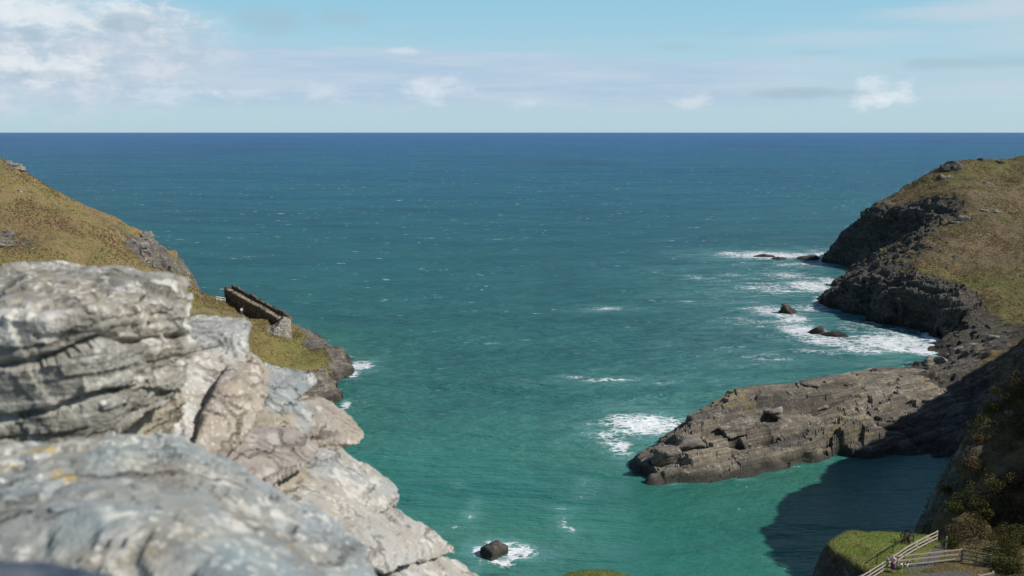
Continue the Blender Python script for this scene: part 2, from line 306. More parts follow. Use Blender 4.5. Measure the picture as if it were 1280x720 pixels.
z = z+rm*(f2_-z-.3*sst(.3, .05, e1)-.2*sst(.2, .04, e2)+.15*fbm(P3, 3, 56))+(1-rm)*(-.7*sst(.5, .9, gul)+.30*fbm(P3*.7, 4, 51)+.6*fbm(P3*.2, 3, 52))
ih.Z = z.reshape(ih.X.shape)
gx = sst(-92, -60, Q[:, 0])*sst(26, 14, z)
ih.A = {'rock': rk, 'wet': sst(2.0, .4, z+.6*fbm(P3*.4, 3, 5))*rk*.8, 'green': np.clip(gx+.35*fbm(P3*.1, 3, 77), 0, 1)}
# ---- our own side: the slope below the wall, the cove, the valley side and the landing terrace
def grade(a, b, c, d, fine, coarse):
    return np.unique(np.r_[np.arange(a, b, coarse), np.arange(b, c, fine), np.arange(c, d+coarse, coarse)])
vh = HF(grade(-75, 0, 102, 190, .4, 2.0), grade(-40, 70, 212, 216, .4, 2.0))
VC = [cp(1172, 642, 103, .7), cp(1185, 602, 104, .7), cp(1200, 563, 105, .7), cp(1225, 517, 108, .5), cp(1255, 490, 110, .3), cp(1280, 470, 112, .2),
      cp(1172, 650, 97, .3), cp(1200, 655, 95, .2), cp(1240, 640, 95, .1), cp(1280, 640, 94, .1), cp(1240, 600, 98, .3), cp(1280, 590, 98, .1), cp(1215, 600, 101, .5), cp(1240, 545, 104, .3), cp(1280, 530, 105, .1), cp(1205, 685, 90, 0), cp(1250, 690, 89, 0), cp(1280, 690, 89, 0),
      (46, 112, 0, 1), (52, 115, .5, 1), (57, 119, 3, 1), (62, 124, 5, 1), (66, 130, 3, 1), (44, 106, 2, 1), (40, 104, -2, 1), (38, 98, -1, 1), (34, 104, -4, 1), (46, 118, -4, 1), (54, 125, -3, 1), (62, 136, -3, 1), (66, 143, -2, 1),
      (70, 124, 22, .6), (76, 133, 18, .8), (74, 141, 9, .9), (72, 147, 1.5, 1),
      cp(1190, 568, z=0, r=1), cp(1150, 570, z=0, r=1), cp(1150, 540, 157, 1), cp(1190, 530, 160, 1), cp(1230, 500, 166, .9), cp(1170, 505, 168, 1), cp(1210, 470, 176, .8), cp(1250, 450, 182, .4), cp(1190, 468, 178, .9),
      cp(1280, 432, 190, .4), cp(1240, 441, 187, .6), cp(1205, 455, 183, .9), cp(1170, 470, 178, 1), cp(1150, 478, 178, 1), cp(1165, 456, 204, 1), cp(1225, 428, 204, 1), cp(1280, 414, 206, .8), cp(1200, 440, 205, 1), cp(1180, 448, 214, 1), cp(1280, 408, 214, .8), (60, 200, -3, 1), (80, 212, -2, 1), (58, 176, 0, 1), (45, 190, -6, 1), (92, 212, 1, 1),
      (85, 150, 16, .6), (88, 165, 13, .6), (95, 178, 12, .5),
      (72, 113, 37, 0), (66, 104, 30, 0), (80, 126, 37.5, 0), (90, 138, 38, 0), (100, 152, 37.5, 0), (115, 168, 37.5, 0), (130, 182, 38, 0), (150, 205, 38, 0), (66, 92, 29, 0), (72, 80, 32, 0), (95, 105, 43, 0), (125, 135, 45, 0), (155, 170, 46, 0), (190, 205, 55, 0), (62, 70, 24, 0), (52, 82, 11.5, 0), (55, 60, 16, 0), (110, 60, 52, 0), (190, 60, 70, 0), (190, 120, 66, 0),
      (20, 110, -6, 1), (0, 120, -6, 1), (0, 150, -7, 1), (30, 150, -7, 1), (-75, 120, -6, 1), (-40, 200, -8, 1), (0, 212, -8, 1), (30, 130, -6, 1), (25, 96, -4, 1), (-75, 200, -7, 1)]
Q = vh.pts(); v = rbf(VC, Q, 1.0); z = v[:, 0]; rk = np.clip(v[:, 1], 0, 1)
z0 = z.copy(); near = Q[:, 1] < 100
# slope from the wall down to the landing
cam = 48.3-.60*np.maximum(Q[:, 1]-2.2, 0)-np.maximum(Q[:, 1]-70, 0)*1.6+.22*np.maximum(Q[:, 0]-10, 0)*sst(20, -10, Q[:, 1])-np.maximum(-Q[:, 0]-20, 0)*.25
cam = np.where(Q[:, 1] < 76, cam, np.minimum(cam, 5-(Q[:, 1]-76)*1.5))
z = np.where(Q[:, 1] < 62, np.where(Q[:, 0] > 40, np.maximum(z*sst(0, 62, Q[:, 1])+cam*(1-sst(0, 62, Q[:, 1])), cam), cam), np.maximum(z, cam))
def sdpoly(Q, poly):                    # signed distance, positive inside
    p = np.asarray(poly, float); d = np.full(len(Q), 9e9); ins = np.zeros(len(Q), bool)
    for a, b in zip(p, np.roll(p, -1, 0)):
        e = b-a; w = Q-a; t = np.clip((w@e)/(e@e), 0, 1); d = np.minimum(d, np.hypot(*(w-t[:, None]*e).T))
        c = ((a[1] <= Q[:, 1]) & (b[1] > Q[:, 1])) | ((b[1] <= Q[:, 1]) & (a[1] > Q[:, 1]))
        xi = a[0]+(Q[:, 1]-a[1])*(e[0])/(e[1] if abs(e[1]) > 1e-9 else 1e-9); ins ^= c & (Q[:, 0] < xi)
    return np.where(ins, d, -d)
def w12(pts, zz=12.0): return [at(x, y, z=zz)[:2] for x, y in pts]
TN = fbm(np.c_[Q*.45, np.zeros(len(Q))], 3, 61)
knoll = w12([(1034, 672), (1042, 660), (1060, 655), (1090, 655.5), (1125, 657), (1160, 661), (1178, 670), (1182, 690), (1150, 712), (1110, 716), (1095, 708), (1078, 702), (1060, 692), (1040, 681)])
sd1 = sdpoly(Q, knoll)+.5*TN
terr = w12([(1178, 668), (1215, 668), (1300, 680), (1420, 700), (1420, 1100), (980, 1100), (1030, 735), (1062, 717), (1078, 712), (1098, 712), (1150, 690)])
sd2 = sdpoly(Q, terr)+.35*TN
bluff = w12([(690, 718), (712, 708), (735, 704), (755, 705), (790, 711), (812, 722), (860, 760), (880, 1000), (600, 1000), (650, 760)])
sd3 = sdpoly(Q, bluff)+.3*TN
for sd, top, dome in ((sd1, 11.4, .12), (sd2, 11.55, .0), (sd3, 11.5, .25)):
    pl = np.where(sd > 0, top+dome*np.minimum(sd, 3), top+sd*3.2)
    z = np.where(near & (Q[:, 1] > 62), np.maximum(z, pl), z)
inn = near & ((sd1 > -.3) | (sd2 > -.3) | (sd3 > -.3))
P3 = np.c_[Q, z]
vh.Z = z.reshape(vh.X.shape); sl = slope_of(vh).ravel()
rk = np.where(inn, np.where((sd1 > -.15) | (sd2 > .1) | (sd3 > 0), 0, .9), rk)
rk = np.clip(rk+.3*fbm(np.c_[Q*.12, z*.2], 4, 33)*(~inn), 0, 1); rk = np.where(Q[:, 1] < 70, .1, rk)
rk = np.clip(rk*.85+sst(1.6, 2.6, sl)*.5, 0, 1)
b1, e1 = blocks(Q, R(32), 4.5, 2.3, 71); b2, e2 = blocks(Q, R(32), 2.0, 1.0, 72)
rm = sst(.4, .75, rk)*sst(120, 130, Q[:, 1])
zt = terrace(z+.8*fbm(P3*.15, 3, 8)-.25*Q[:, 1], 1.6, .14, .3)+.25*Q[:, 1]-.8*fbm(P3*.15, 3, 8)
flat = near & (sd2 > .3)
f1_, e1 = facet(Q, z, R(31), 9, 3.0, 431, .5, 1.2, .10); f2_, e2 = facet(Q, f1_*.8+z*.2, R(28), 4, 1.3, 432, .7, .7, .12)
z = z+rm*(f2_-z-.4*sst(.35, .08, e1)-.25*sst(.25, .05, e2)+.15*fbm(P3, 3, 86))+(1-rm)*np.where(flat, .02, np.where(inn, .12, .45))*fbm(P3*np.array([.9, .9, .9]), 4, 81)+(1-rm)*np.where(inn, 0, 1.3)*fbm(P3*.35, 3, 82)
vh.Z = z.reshape(vh.X.shape)
pathp = w12([(1100, 724), (1122, 714), (1150, 711), (1200, 708), (1215, 712), (1240, 716), (1300, 722), (1300, 900), (1000, 900), (1060, 735)])
path2 = w12([(1128, 706), (1150, 694), (1172, 676), (1182, 676), (1175, 690), (1165, 703), (1140, 708)])
pth = np.where(near, np.maximum(sst(-.5, .5, sdpoly(Q, pathp)), sst(-.4, .4, sdpoly(Q, path2))*.9), 0)
gr = np.where(near, np.maximum(sst(-.5, 1.2, sd1), sst(-.8, .2, sd3)*.8), 0)
vh.A = {'rock': rk, 'wet': sst(1.6, .3, z+.6*fbm(P3*.4, 3, 5))*rk*.7, 'green': gr, 'path': pth}

# ---- the rock spit
sp = HF(np.arange(80, 168, .155), np.arange(84, 143, .155), R(31))
SC = [cp(840, 607, z=0, dy=1), cp(815, 600, z=0, dy=1), cp(880, 607, z=0, dy=1.0), cp(920, 601, z=0, dy=1.2), cp(960, 593, z=0, dy=1.2), cp(1010, 581, z=0, dy=1.2), cp(1060, 573, z=0, dy=1.2), cp(1120, 571, z=0, dy=1.2), cp(792, 572, z=0), cp(785, 566, z=0),
      cp(840, 607, z=-4, dy=.2), cp(880, 607, z=-4, dy=.2), cp(920, 601, z=-4, dy=.2), cp(960, 593, z=-4, dy=.2), cp(1010, 581, z=-4, dy=.2), cp(1060, 573, z=-4, dy=.2), cp(1120, 571, z=-4, dy=-2), cp(800, 590, z=-4), cp(775, 566, z=-4), cp(785, 545, z=-4),
      # front lip
      cp(818, 566, 140), cp(850, 574, 139.5), cp(880, 572, 141), cp(925, 567, 142.3), cp(960, 560, 144.2), cp(1010, 547, 147.5), cp(1060, 537, 150), cp(1120, 520, 154),
      cp(812, 590, 138), cp(800, 560, 147), cp(812, 550, 148), cp(830, 550, 147), cp(860, 548, 148), cp(890, 550, 147.5), cp(893, 530, 151),
      cp(900, 540, 149.5), cp(920, 522, 152.5), cp(950, 520, 154), cp(985, 520, 154.5), cp(940, 548, 149), cp(985, 540, 151.5), cp(1020, 535, 153.5), cp(1060, 520, 157.5), cp(1110, 505, 163), cp(1150, 490, 170), cp(1150, 510, 166),
      # skyline of the spit and the fall behind it
      cp(842, 531, 153.5), cp(862, 524, 155), cp(885, 517, 157), cp(890, 503, 159), cp(915, 495, 161.5), cp(940, 488, 163.5), cp(970, 482, 166), cp(1000, 478, 168.5), cp(1040, 470, 174), cp(1060, 462, 178), cp(1085, 459, 182), cp(1110, 456, 186), cp(1140, 466, 188), cp(1160, 467, 189),
      cp(955, 505, 158), cp(1000, 500, 161), cp(1050, 490, 167), cp(1100, 475, 175),
      (17, 153, -3), (20, 157, -3), (27, 160, -3), (30, 163, -3), (38, 169, -3), (48, 176, -3), (55, 186, -3), (62, 194, -3), (70, 200, -2), (45, 190, -6), (25, 180, -7), (12, 140, -6), (20, 130, -7), (60, 135, -7), (12, 160, -7), (80, 145, -3), (80, 203, -2), (80, 190, 3), (80, 175, 4), (75, 165, 3), (75, 155, .5)]
SC = [(c[0], c[1], c[2]*.94 if c[2] > 1 else c[2]) for c in SC]
Q = sp.pts(); z = rbf(SC, Q, .8)[:, 0]; P3 = np.c_[Q, z]
ang = R(31); v_ = -Q[:, 0]*math.sin(ang)+Q[:, 1]*math.cos(ang)
wz = .5*fbm(np.c_[Q*.12, z*.1], 3, 8)
zt = terrace(z+wz-.33*v_, .95, .13, .3)+.33*v_-wz
zt2 = terrace(z+wz-.2*v_, 2.0, .10, .6)+.2*v_-wz
u_ = Q[:, 0]*math.cos(ang)+Q[:, 1]*math.sin(ang); jg = .5*vn(np.c_[u_*.25, v_*.25, 0*u_], 66)
def uv(px, py, Y): x, y, _ = at(px, py, Y=Y); return x*math.cos(ang)+y*math.sin(ang), -x*math.sin(ang)+y*math.cos(ang)
ua, va = uv(889, 514, 156.5); ub, vb = uv(897, 548, 149); uc, vc = uv(818, 575, 139.6); ud, vd = uv(893, 560, 146)
on = sst(0, 1.2, z)
z = z+on*.9*sst(-.25, .25, u_-ua+jg)*sst(-.3, .3, v_-va+jg)*sst(45, 20, u_-ua)
z = z+on*1.1*sst(-.25, .25, u_-ub+jg)*sst(-.3, .3, v_-vb+jg)*sst(.3, -.3, v_-va+jg)*sst(24, 10, u_-ub)
z = z+on*1.3*sst(-.25, .25, u_-uc+jg)*sst(.3, -.3, v_-vd-1.0+jg)*sst(11.4, 10.8, u_-uc+jg)
rm = sst(-1.5, .4, z); zpre = z
f1_, e1 = facet(Q, z, ang, 17, 3.3, 401, .42, .9, .03, .06); zb = z*.15+f1_*.85
tn1 = facet.tone; f2_, e2 = facet(Q, zb, ang, 8, 1.45, 402, .5, .7, .04); tn2 = facet.tone; f3_, e3 = facet(Q, f2_, ang, 3.2, .7, 403, .7, .28, .06)
z3 = f2_*.5+f3_*.5
z = z+rm*(z3-z+.15-.35*sst(.22, .04, e1)-.22*sst(.14, .03, e2)+.07*fbm(P3*1.6, 4, 95)+.05*vn(P3*5, 94))
z = np.maximum(z, np.minimum(zpre-.35, 1.5+.5*fbm(P3*.8, 3, 93))); sp.Z = z.reshape(sp.X.shape)
sp.A = {'slab': tn1*.5+tn2*.5, 'wet': sst(2.2, .5, z+.7*fbm(P3*.5, 3, 5)), 'yel': sst(.12, .4, fbm(np.c_[Q*.16, z*.1], 3, 99))*sst(2.5, 3.8, z)}

# ------------------------------------------------------------------ materials for the land
M_head = terrain_mat('headland', [(.175, .14, .075), (.215, .155, .09), (.12, .115, .05), (.19, .13, .085)], .7, [(.13, .13, .045), (.17, .15, .06), (.09, .105, .03), (.15, .12, .06)])
M_isle = terrain_mat('island', [(.27, .23, .085), (.285, .215, .105), (.17, .17, .055), (.29, .19, .11)], 1.3, [(.20, .20, .055), (.28, .235, .08), (.14, .165, .04), (.27, .18, .09)])
M_vall = terrain_mat('valley', [(.15, .13, .06), (.20, .15, .08), (.11, .11, .045), (.19, .13, .075)], .95, [(.15, .23, .04), (.22, .27, .06), (.12, .20, .03), (.24, .21, .08)], True)
def rock_mat(name, tone=1.0, k=1.0, wet=False, yel=False, smoothb=.35, bed=(R(-28), R(22))):
    m, t, out = material(name); pos = t.new('ShaderNodeNewGeometry').outputs['Position']
    c, h = rock_nodes(t, pos, k, tone, bed)
    if yel: c = t.mix(1.0, c, t.mix(t.attr('slab'), (.45, .46, .48), (1.62, 1.56, 1.42)), 'MULTIPLY')
    if yel: c = t.mix(t.m('MULTIPLY', t.attr('yel'), t.step(t.noise(pos, 1.1, 5, .7), .42, .6, 0, .8)), c, (.26, .22, .09))
    if wet:
        pz = t.new('ShaderNodeSeparateXYZ', {0: pos}).outputs[2]
        c = t.mix(t.step(t.m('ADD', pz, t.m('MULTIPLY', t.noise(pos, .5, 4), -2.0)), 1.1, -.4, 0, .9), c, (.045, .042, .036))
    principled(t, out, c, .85, t.bump(h, smoothb, .9), .25); return m
M_spit = rock_mat('spit_rock', 1.2, .8, True, True, bed=(R(-31), R(48)))
M_boul = rock_mat('boulder_rock', 1.25, .7, True, bed=(R(-31), R(40)))
M_dark = rock_mat('dark_rock', .62, .7, True)
M_grey = rock_mat('grey_rock', 1.6, .6)

o = hl.mesh('headland_hill', M_head, False); tag(o, kind='structure'); hl.ledges(o, (-.33, -.12, 1), (1, .1, .33), 1.25, sst(.3, .6, hl.A['rock'])*sst(222, 246, hl.Y.ravel())+.0, 601)
o = ih.mesh('island_hill', M_isle, True); tag(o, kind='structure'); ih.ledges(o, (.15, -.15, 1), (1, -.5, 0), .45, sst(.4, .7, ih.A['rock']), 641, .6)
o = vh.mesh('valley_hill', M_vall, True); tag(o, kind='structure'); vh.ledges(o, (-.1, .35, 1), (.86, .5, 0), .45, sst(.4, .7, vh.A['rock'])*sst(122, 132, vh.Y.ravel()), 681, .7)
o = sp.mesh('rock_spit', M_spit, False)
tag(o, 'long layered grey brown rock spit reaching into the bay, its base in deep shadow', 'rock spit')

# ------------------------------------------------------------------ loose rocks
def rock(name, loc, size, mat, label, cat='rock', group=None, seed=0, rz=None, n=14, rough=.12, vox=.09, tilt=0.0):
    rg = np.random.default_rng(seed+100); P = rg.normal(0, 1, (n, 3)); P /= np.linalg.norm(P, axis=1)[:, None]; P *= rg.uniform(.85, 1.3, (n, 1))
    me = hull((P*np.array(size)/2).tolist(), vox*max(size)/1.5)
    V = verts_of(me); N = norms_of(me); s = max(size)
    d = rough*s*(.5*fbm(V/s*3+seed, 3, seed)+.35*vn(V/s*np.array([1.5, 1.5, 11])+seed, seed+3)); V = V+N*d[:, None]; put(me, V)
    o = link(name, me, mat, smooth=False); o.location = loc; o.rotation_euler = (tilt, -tilt*.6, rg.uniform(0, 6.28) if rz is None else rz)
    return tag(o, label, cat, group)
def sea_rock(px, py, size, label, seed, mat=M_dark, dz=0, rz=.4):
    x, y, _ = at(px, py, z=0); return rock('sea_rock', (x, y, dz), size, mat, label, 'sea rock', seed=seed, rz=rz, vox=.045, tilt=.12, n=18, rough=.16)
sea_rock(983, 391, (6.2, 5.0, 4.6), 'dark rounded rock standing in white surf off the headland', 3)
sea_rock(1026, 417, (7.5, 4.2, 3.6), 'jagged dark reef rock with broken foam round its base, nearer the spit', 5, rz=-.35)
sea_rock(1044, 420, (6.2, 3.4, 1.8), 'low dark slab of rock trailing off the jagged reef rock', 8, rz=-.3)
sea_rock(953, 321, (10, 4.5, 2.6), 'low brown reef rock awash in the long white breaker', 9, M_boul, -.2, .0)
sea_rock(975, 324, (9, 3.5, 1.9), 'thin dark reef rock between the long breaker and the headland cliff', 10, M_dark, -.15, .05)
sea_rock(1005, 324, (12, 3.2, 1.6), 'flat dark reef ledge nearest the foot of the headland cliff', 12, M_dark, -.1, .03)
sea_rock(621, 692, (4.0, 3.4, 3.0), 'small brown rock awash below the stone wall, ringed by foam', 14, M_boul, .2, .8)
# blocks lying on the spit and its neck
for k, (px, py, sz, lab, mt) in enumerate([
        (922, 541, (6.4, 4.2, 3.6), 'large pale lichened block in the middle of the rock spit', M_grey),
        (968, 522, (5.0, 3.4, 2.4), 'pale angular block just behind the largest lichened block on the spit', M_grey),
        (862, 556, (6.5, 4.0, 2.6), 'broad brown block near the seaward end of the spit', M_boul),
        (834, 582, (6.0, 4.6, 4.6), 'square block forming the seaward corner of the spit', M_boul),
        (1046, 466, (3.6, 2.4, 2.0), 'dark edged block on the crest of the spit', M_boul),
        (1070, 461, (4.4, 2.8, 1.6), 'flat tan slab beside the dark edged block on the spit crest', M_boul),
        (1104, 455, (5.2, 3.2, 1.7), 'highest tan slab at the landward end of the spit crest', M_boul),
        (1012, 482, (4.0, 2.4, 1.2), 'low flat slab on the rear edge of the spit', M_boul),
        (1030, 512, (3.4, 1.4, .9), 'thin whitish slab lying flat halfway along the spit', M_grey),
        (1124, 492, (2.0, 1.3, 1.5), 'small upright pale stone on the mossy part of the spit', M_grey),
        (1162, 455, (5.0, 3.6, 3.4), 'dark hollowed block where the spit joins the shore', M_boul),
        (1186, 441, (5.6, 3.2, 2.4), 'light flat topped block on the shore beyond the spit base', M_grey),
        (1178, 452, (3.6, 2.6, 3.0), 'pale tilted block with a steep face near the spit base', M_grey),
        (1205, 432, (5.5, 3.4, 1.8), 'wide grey slab on the shore under the headland', M_boul),
        (1228, 424, (7.5, 4.2, 1.6), 'largest flat grey slab under the headland cliff', M_grey),
        (1240, 418, (4.5, 3.0, 1.8), 'grey slab touching the grass edge below the headland', M_grey)]):
    hfx = sp if px < 1150 else vh
    p = hfx.hit(px, py, 128); rock('boulder', p+Vector((0, .3, sz[2]*(.16 if k in (0, 1, 3) else -.04))), sz, mt, lab, 'boulder', 'blocks on the rock spit and its shore', seed=20+k, rz=R(31)+random.uniform(-.3, .3), n=12, vox=.06, rough=.09, tilt=random.uniform(-.15, .15))
# crags and stones on the grassy slopes
for k, (hfx, px, py, sz, lab, mt, y0) in enumerate([
        (hl, 1192, 207, (10, 6, 3.0), 'dark craggy rock tor on the headland skyline', M_dark, 370),
        (hl, 1225, 200, (7, 4, 2.5), 'low dark crag on the skyline next to the headland tor', M_dark, 370),
        (hl, 1250, 203, (4, 3, 2.0), 'small dark crag last along the headland skyline', M_dark, 370),
        (hl, 1182, 220, (4.5, 3, 1.3), 'pale flat stone on the grass below the headland tor', M_grey, 340),
        (hl, 1236, 230, (6, 2.4, 1.8), 'brown crag halfway up the headland grass', M_boul, 330),
        (hl, 1238, 262, (6, 4, 1.2), 'pale stone slab on the bare patch of the headland slope', M_grey, 290),
        (hl, 1205, 275, (7, 4, 2.4), 'grey broken crag above the brown scree on the headland', M_grey, 290),
        (hl, 1195, 322, (7, 2.2, 1.2), 'thin dark ledge of rock at the top of the lower headland cliff', M_dark, 270),
        (ih, 20, 209, (2.8, 2.2, 1.9), 'largest pale crag on the skyline of the island slope', M_grey, 190),
        (ih, 9, 204, (2.4, 2.0, 1.2), 'brown crag just above the largest pale skyline crag', M_boul, 190),
        (ih, 23, 239, (1.6, 1.2, 1.2), 'small white stone at the start of the faint path on the island slope', M_grey, 160),
        (ih, 36, 312, (1.5, 1.1, .9), 'white stone in the grass close above the stone wall', M_grey, 150),
        (ih, 8, 294, (2.4, 1.8, 2.2), 'dark craggy stone at the edge of the island slope', M_boul, 150),
        (ih, 2, 308, (3.4, 2.2, 2.6), 'dark broken crag below the other dark stone on the island slope', M_boul, 150),
        (ih, 168, 305, (5.5, 3, 2.6), 'layered grey crag in the end of the island slope', M_grey, 170),
        (ih, 180, 297, (4.2, 3, 2.8), 'upper grey crag at the drop of the island slope', M_grey, 170),
        (ih, 192, 300, (3.8, 3, 3.0), 'grey crag hanging over the sea at the end of the island slope', M_boul, 170),
        (ih, 178, 322, (3.6, 2.4, 1.8), 'narrow grey ledge stepping down below the crags', M_grey, 170),
        (ih, 226, 349, (4.2, 3, 2.2), 'pale rock where the island slope drops behind the wall stone', M_grey, 190),
        (vh, 1262, 519, (2.2, 1.4, .8), 'pale stone high on the dark slope above the cove', M_grey, 80),
        (vh, 1189, 640, (.9, .7, .6), 'small white stone at the foot of the slope above the fence', M_grey, 80)]):
    p = hfx.hit(px, py, y0); sz = (sz[0], sz[1]*1.2, sz[2]*1.35); rock('crag' if max(sz) > 2.5 else 'stone', p-Vector((0, -.4, sz[2]*.24)), sz, mt, lab, 'rock', 'rocks on the grassy slopes', seed=50+k, rz=random.uniform(-.5, .5), vox=.05, rough=.26, n=22)

# ------------------------------------------------------------------ the sea
def axis(segs):
    a = []
    for s0, s1, n in segs: a += list(np.linspace(s0, s1, n, endpoint=False))
    return np.unique(np.array(a+[segs[-1][1]]))
sx = axis([(-60000, -8000, 8), (-8000, -600, 12), (-600, -90, 40), (-90, 150, 270), (150, 600, 30), (600, 8000, 12), (8000, 60000, 8)])
sy = axis([(-300, 90, 20), (90, 300, 240), (300, 420, 110), (420, 900, 60), (900, 6000, 40), (6000, 90000, 24)])
sea = HF(sx, sy); sea.Z = np.zeros(sea.X.shape); Q = sea.pts()
land = np.maximum.reduce([h.ev(Q[:, 0], Q[:, 1]) for h in (hl, ih, vh, sp)])
reg = (np.abs(Q[:, 0]-30) < 130) & (Q[:, 1] > 90) & (Q[:, 1] < 420)
sh = np.nonzero(reg & (land > -.2) & (land < 2.5))[0]
extra = [at(*p, z=0)[:2] for p in ((983, 391), (1026, 417), (1044, 420), (953, 321), (975, 324), (1005, 324), (621, 692))]
kd = kdtree.KDTree(len(sh)+len(extra))
for k in sh: kd.insert((Q[k, 0], Q[k, 1], 0), int(k))
for k, p in enumerate(extra): kd.insert((*p, 0), k)
kd.balance()
dist = np.full(len(Q), 99.0)
for k in np.nonzero(reg)[0]: dist[k] = kd.find((Q[k, 0], Q[k, 1], 0))[2]
cove = sst(30, 50, Q[:, 0])*sst(150, 138, Q[:, 1])
brk = sst(-.1, .35, fbm(np.c_[Q*.05, np.zeros(len(Q))], 3, 201))
foam = (.62*np.exp(-(dist/1.6)**2)*(.25+.75*brk)+.3*np.exp(-(dist/7)**2)*brk)*(1-cove)*np.where((Q[:, 1] < 152) & (Q[:, 0] > 22), .35, 1)*np.where(Q[:, 0] < -20, .75, 1)
aer = np.zeros(len(Q))
for px, py, rx, ry, s in [(805, 530, 52, 15, 1.0), (760, 545, 40, 12, .6), (745, 530, 30, 8, .4), (775, 562, 20, 12, .8), (830, 522, 25, 6, .5), (962, 319, 68, 5, 1.0), (1035, 320, 22, 7, .95), (915, 317, 26, 3, .8), (965, 361, 60, 10, .62), (1015, 358, 34, 9, .95), (1040, 352, 18, 7, .85), (900, 352, 46, 9, .42), (868, 347, 20, 5, .5),
                          (965, 388, 34, 8, .85), (990, 398, 26, 8, .9), (1000, 412, 30, 12, .95), (1035, 426, 40, 8, .95), (1060, 412, 20, 6, .6), (1120, 428, 66, 14, .95), (1075, 436, 40, 9, .75), (930, 345, 70, 8, .45), (990, 345, 60, 9, .6), (905, 372, 50, 8, .4), (1000, 330, 60, 6, .6), (945, 420, 50, 8, .4), (905, 432, 60, 8, .35), (1010, 385, 50, 8, .6), (1105, 412, 40, 8, .6), (1150, 438, 18, 9, .95), (1085, 405, 45, 9, .55), (955, 446, 50, 8, .5), (1020, 440, 60, 8, .5), (935, 402, 50, 11, .5),
                          (452, 457, 16, 6, 1), (440, 468, 10, 4, .9), (432, 507, 9, 6, .9), (645, 692, 28, 11, .95), (625, 703, 26, 7, .95), (600, 690, 14, 8, .9), (625, 680, 24, 6, .8), (688, 698, 14, 6, .5), (762, 386, 34, 3.5, .6), (857, 376, 18, 2.5, .5), (770, 475, 80, 3, .55), (825, 479, 30, 2, .5), (716, 472, 20, 3, .55),
                          (700, 637, 16, 2.5, .62), (705, 654, 8, 9, .58), (714, 662, 8, 6, .55), (727, 620, 8, 5, .48), (732, 605, 8, 7, .45), (572, 660, 14, 3.5, .6), (590, 645, 8, 6, .58), (592, 632, 6, 8, .5), (572, 606, 6, 4, .4), (930, 598, 9, 2, .7), (838, 604, 8, 2, .7), (1040, 578, 5, 1.5, .7)]:
    x0, y0, _ = at(px, py, z=0); y1 = at(px, py-ry, z=0)[1]; xr = rx/FOC*math.hypot(y0, EYE); yr = max(y1-y0, .6)
    d2 = ((Q[:, 0]-x0)/xr)**2+((Q[:, 1]-y0)/yr)**2
    foam = np.maximum(foam, s*np.exp(-d2*.8)); aer = np.maximum(aer, s*np.exp(-d2*.28)*np.exp(-np.maximum(d2-3, 0)*.3))
aer = np.maximum(aer, .5*np.exp(-(dist/5)**2)*brk*(1-cove))
shoal = (np.exp(-(dist/14)**2)*.5+cove*.8)*sst(56, 40, Q[:, 0])
sea.A = {'foam': np.clip(foam, 0, 1), 'shoal': np.clip(shoal, 0, 1), 'aerated': np.clip(aer, 0, 1)}
m, t, out = material('sea_water')
pos = t.new('ShaderNodeNewGeometry').outputs['Position']; sxyz = t.new('ShaderNodeSeparateXYZ', {0: pos}); py_ = sxyz.outputs[1]; px_ = sxyz.outputs[0]
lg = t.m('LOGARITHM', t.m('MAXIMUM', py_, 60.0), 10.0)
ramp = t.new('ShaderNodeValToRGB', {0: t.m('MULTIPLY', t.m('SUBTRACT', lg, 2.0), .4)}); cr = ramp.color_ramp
stops = [(2.0, (.036, .198, .145)), (2.2, (.029, .182, .146)), (2.4, (.021, .158, .152)), (2.65, (.016, .134, .160)), (3.0, (.022, .138, .205)), (3.4, (.030, .136, .245)), (3.9, (.036, .130, .285)), (4.5, (.048, .138, .330))]  # far blues also carry the waves' sky reflection as diffuse colour
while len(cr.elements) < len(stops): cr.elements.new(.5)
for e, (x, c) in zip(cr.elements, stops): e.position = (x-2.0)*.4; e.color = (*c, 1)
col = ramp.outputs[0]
sw = t.noise(t.map(pos, (.012, .035, 1)), 1.0, 5, .6); col = t.mix(t.step(sw, .4, .64), col, t.mix(1.0, col, (.72, .86, .95), 'MULTIPLY'))
pat = t.noise(t.map(pos, (.0016, .0009, 1)), 1.0, 3, .5); col = t.mix(t.step(pat, .5, .66, 0, .8), col, t.mix(1.0, col, (1.0, .78, .84), 'MULTIPLY'))
col = t.mix(t.m('MULTIPLY', t.attr('shoal'), .55), col, (.048, .175, .108))
# waves: swell, chop and ripples
wv = t.map(pos, (.38, 1, 1)); wv2 = t.map(pos, (.3, 1, 1))
h00 = t.noise(wv2, .012, 4, .6); h0 = t.noise(wv, .045, 4, .6); h1 = t.noise(wv, .15, 4, .62); h2 = t.noise(wv, .55, 5, .68); h3 = t.noise(wv, 1.9, 3, .6)
hh = t.m('ADD', t.m('MULTIPLY', h1, 2.6), t.m('ADD', t.m('MULTIPLY', h2, 1.9), t.m('MULTIPLY', h3, .35))); hh = t.m('ADD', hh, t.m('ADD', t.m('MULTIPLY', h0, 10.0), t.m('MULTIPLY', h00, 24.0)))
hh = t.m('MULTIPLY', hh, t.step(t.m('ADD', py_, t.m('MULTIPLY', px_, -.4)), 105, 210, .42, 1.0)); nb = t.bump(hh, .95, 1.0)
gust = t.noise(t.map(pos, (.3, 1, 1)), .006, 6, .68)
col = t.mix(t.step(gust, .45, .62, 0, .55), col, t.mix(1.0, col, (.62, .78, .88), 'MULTIPLY'))
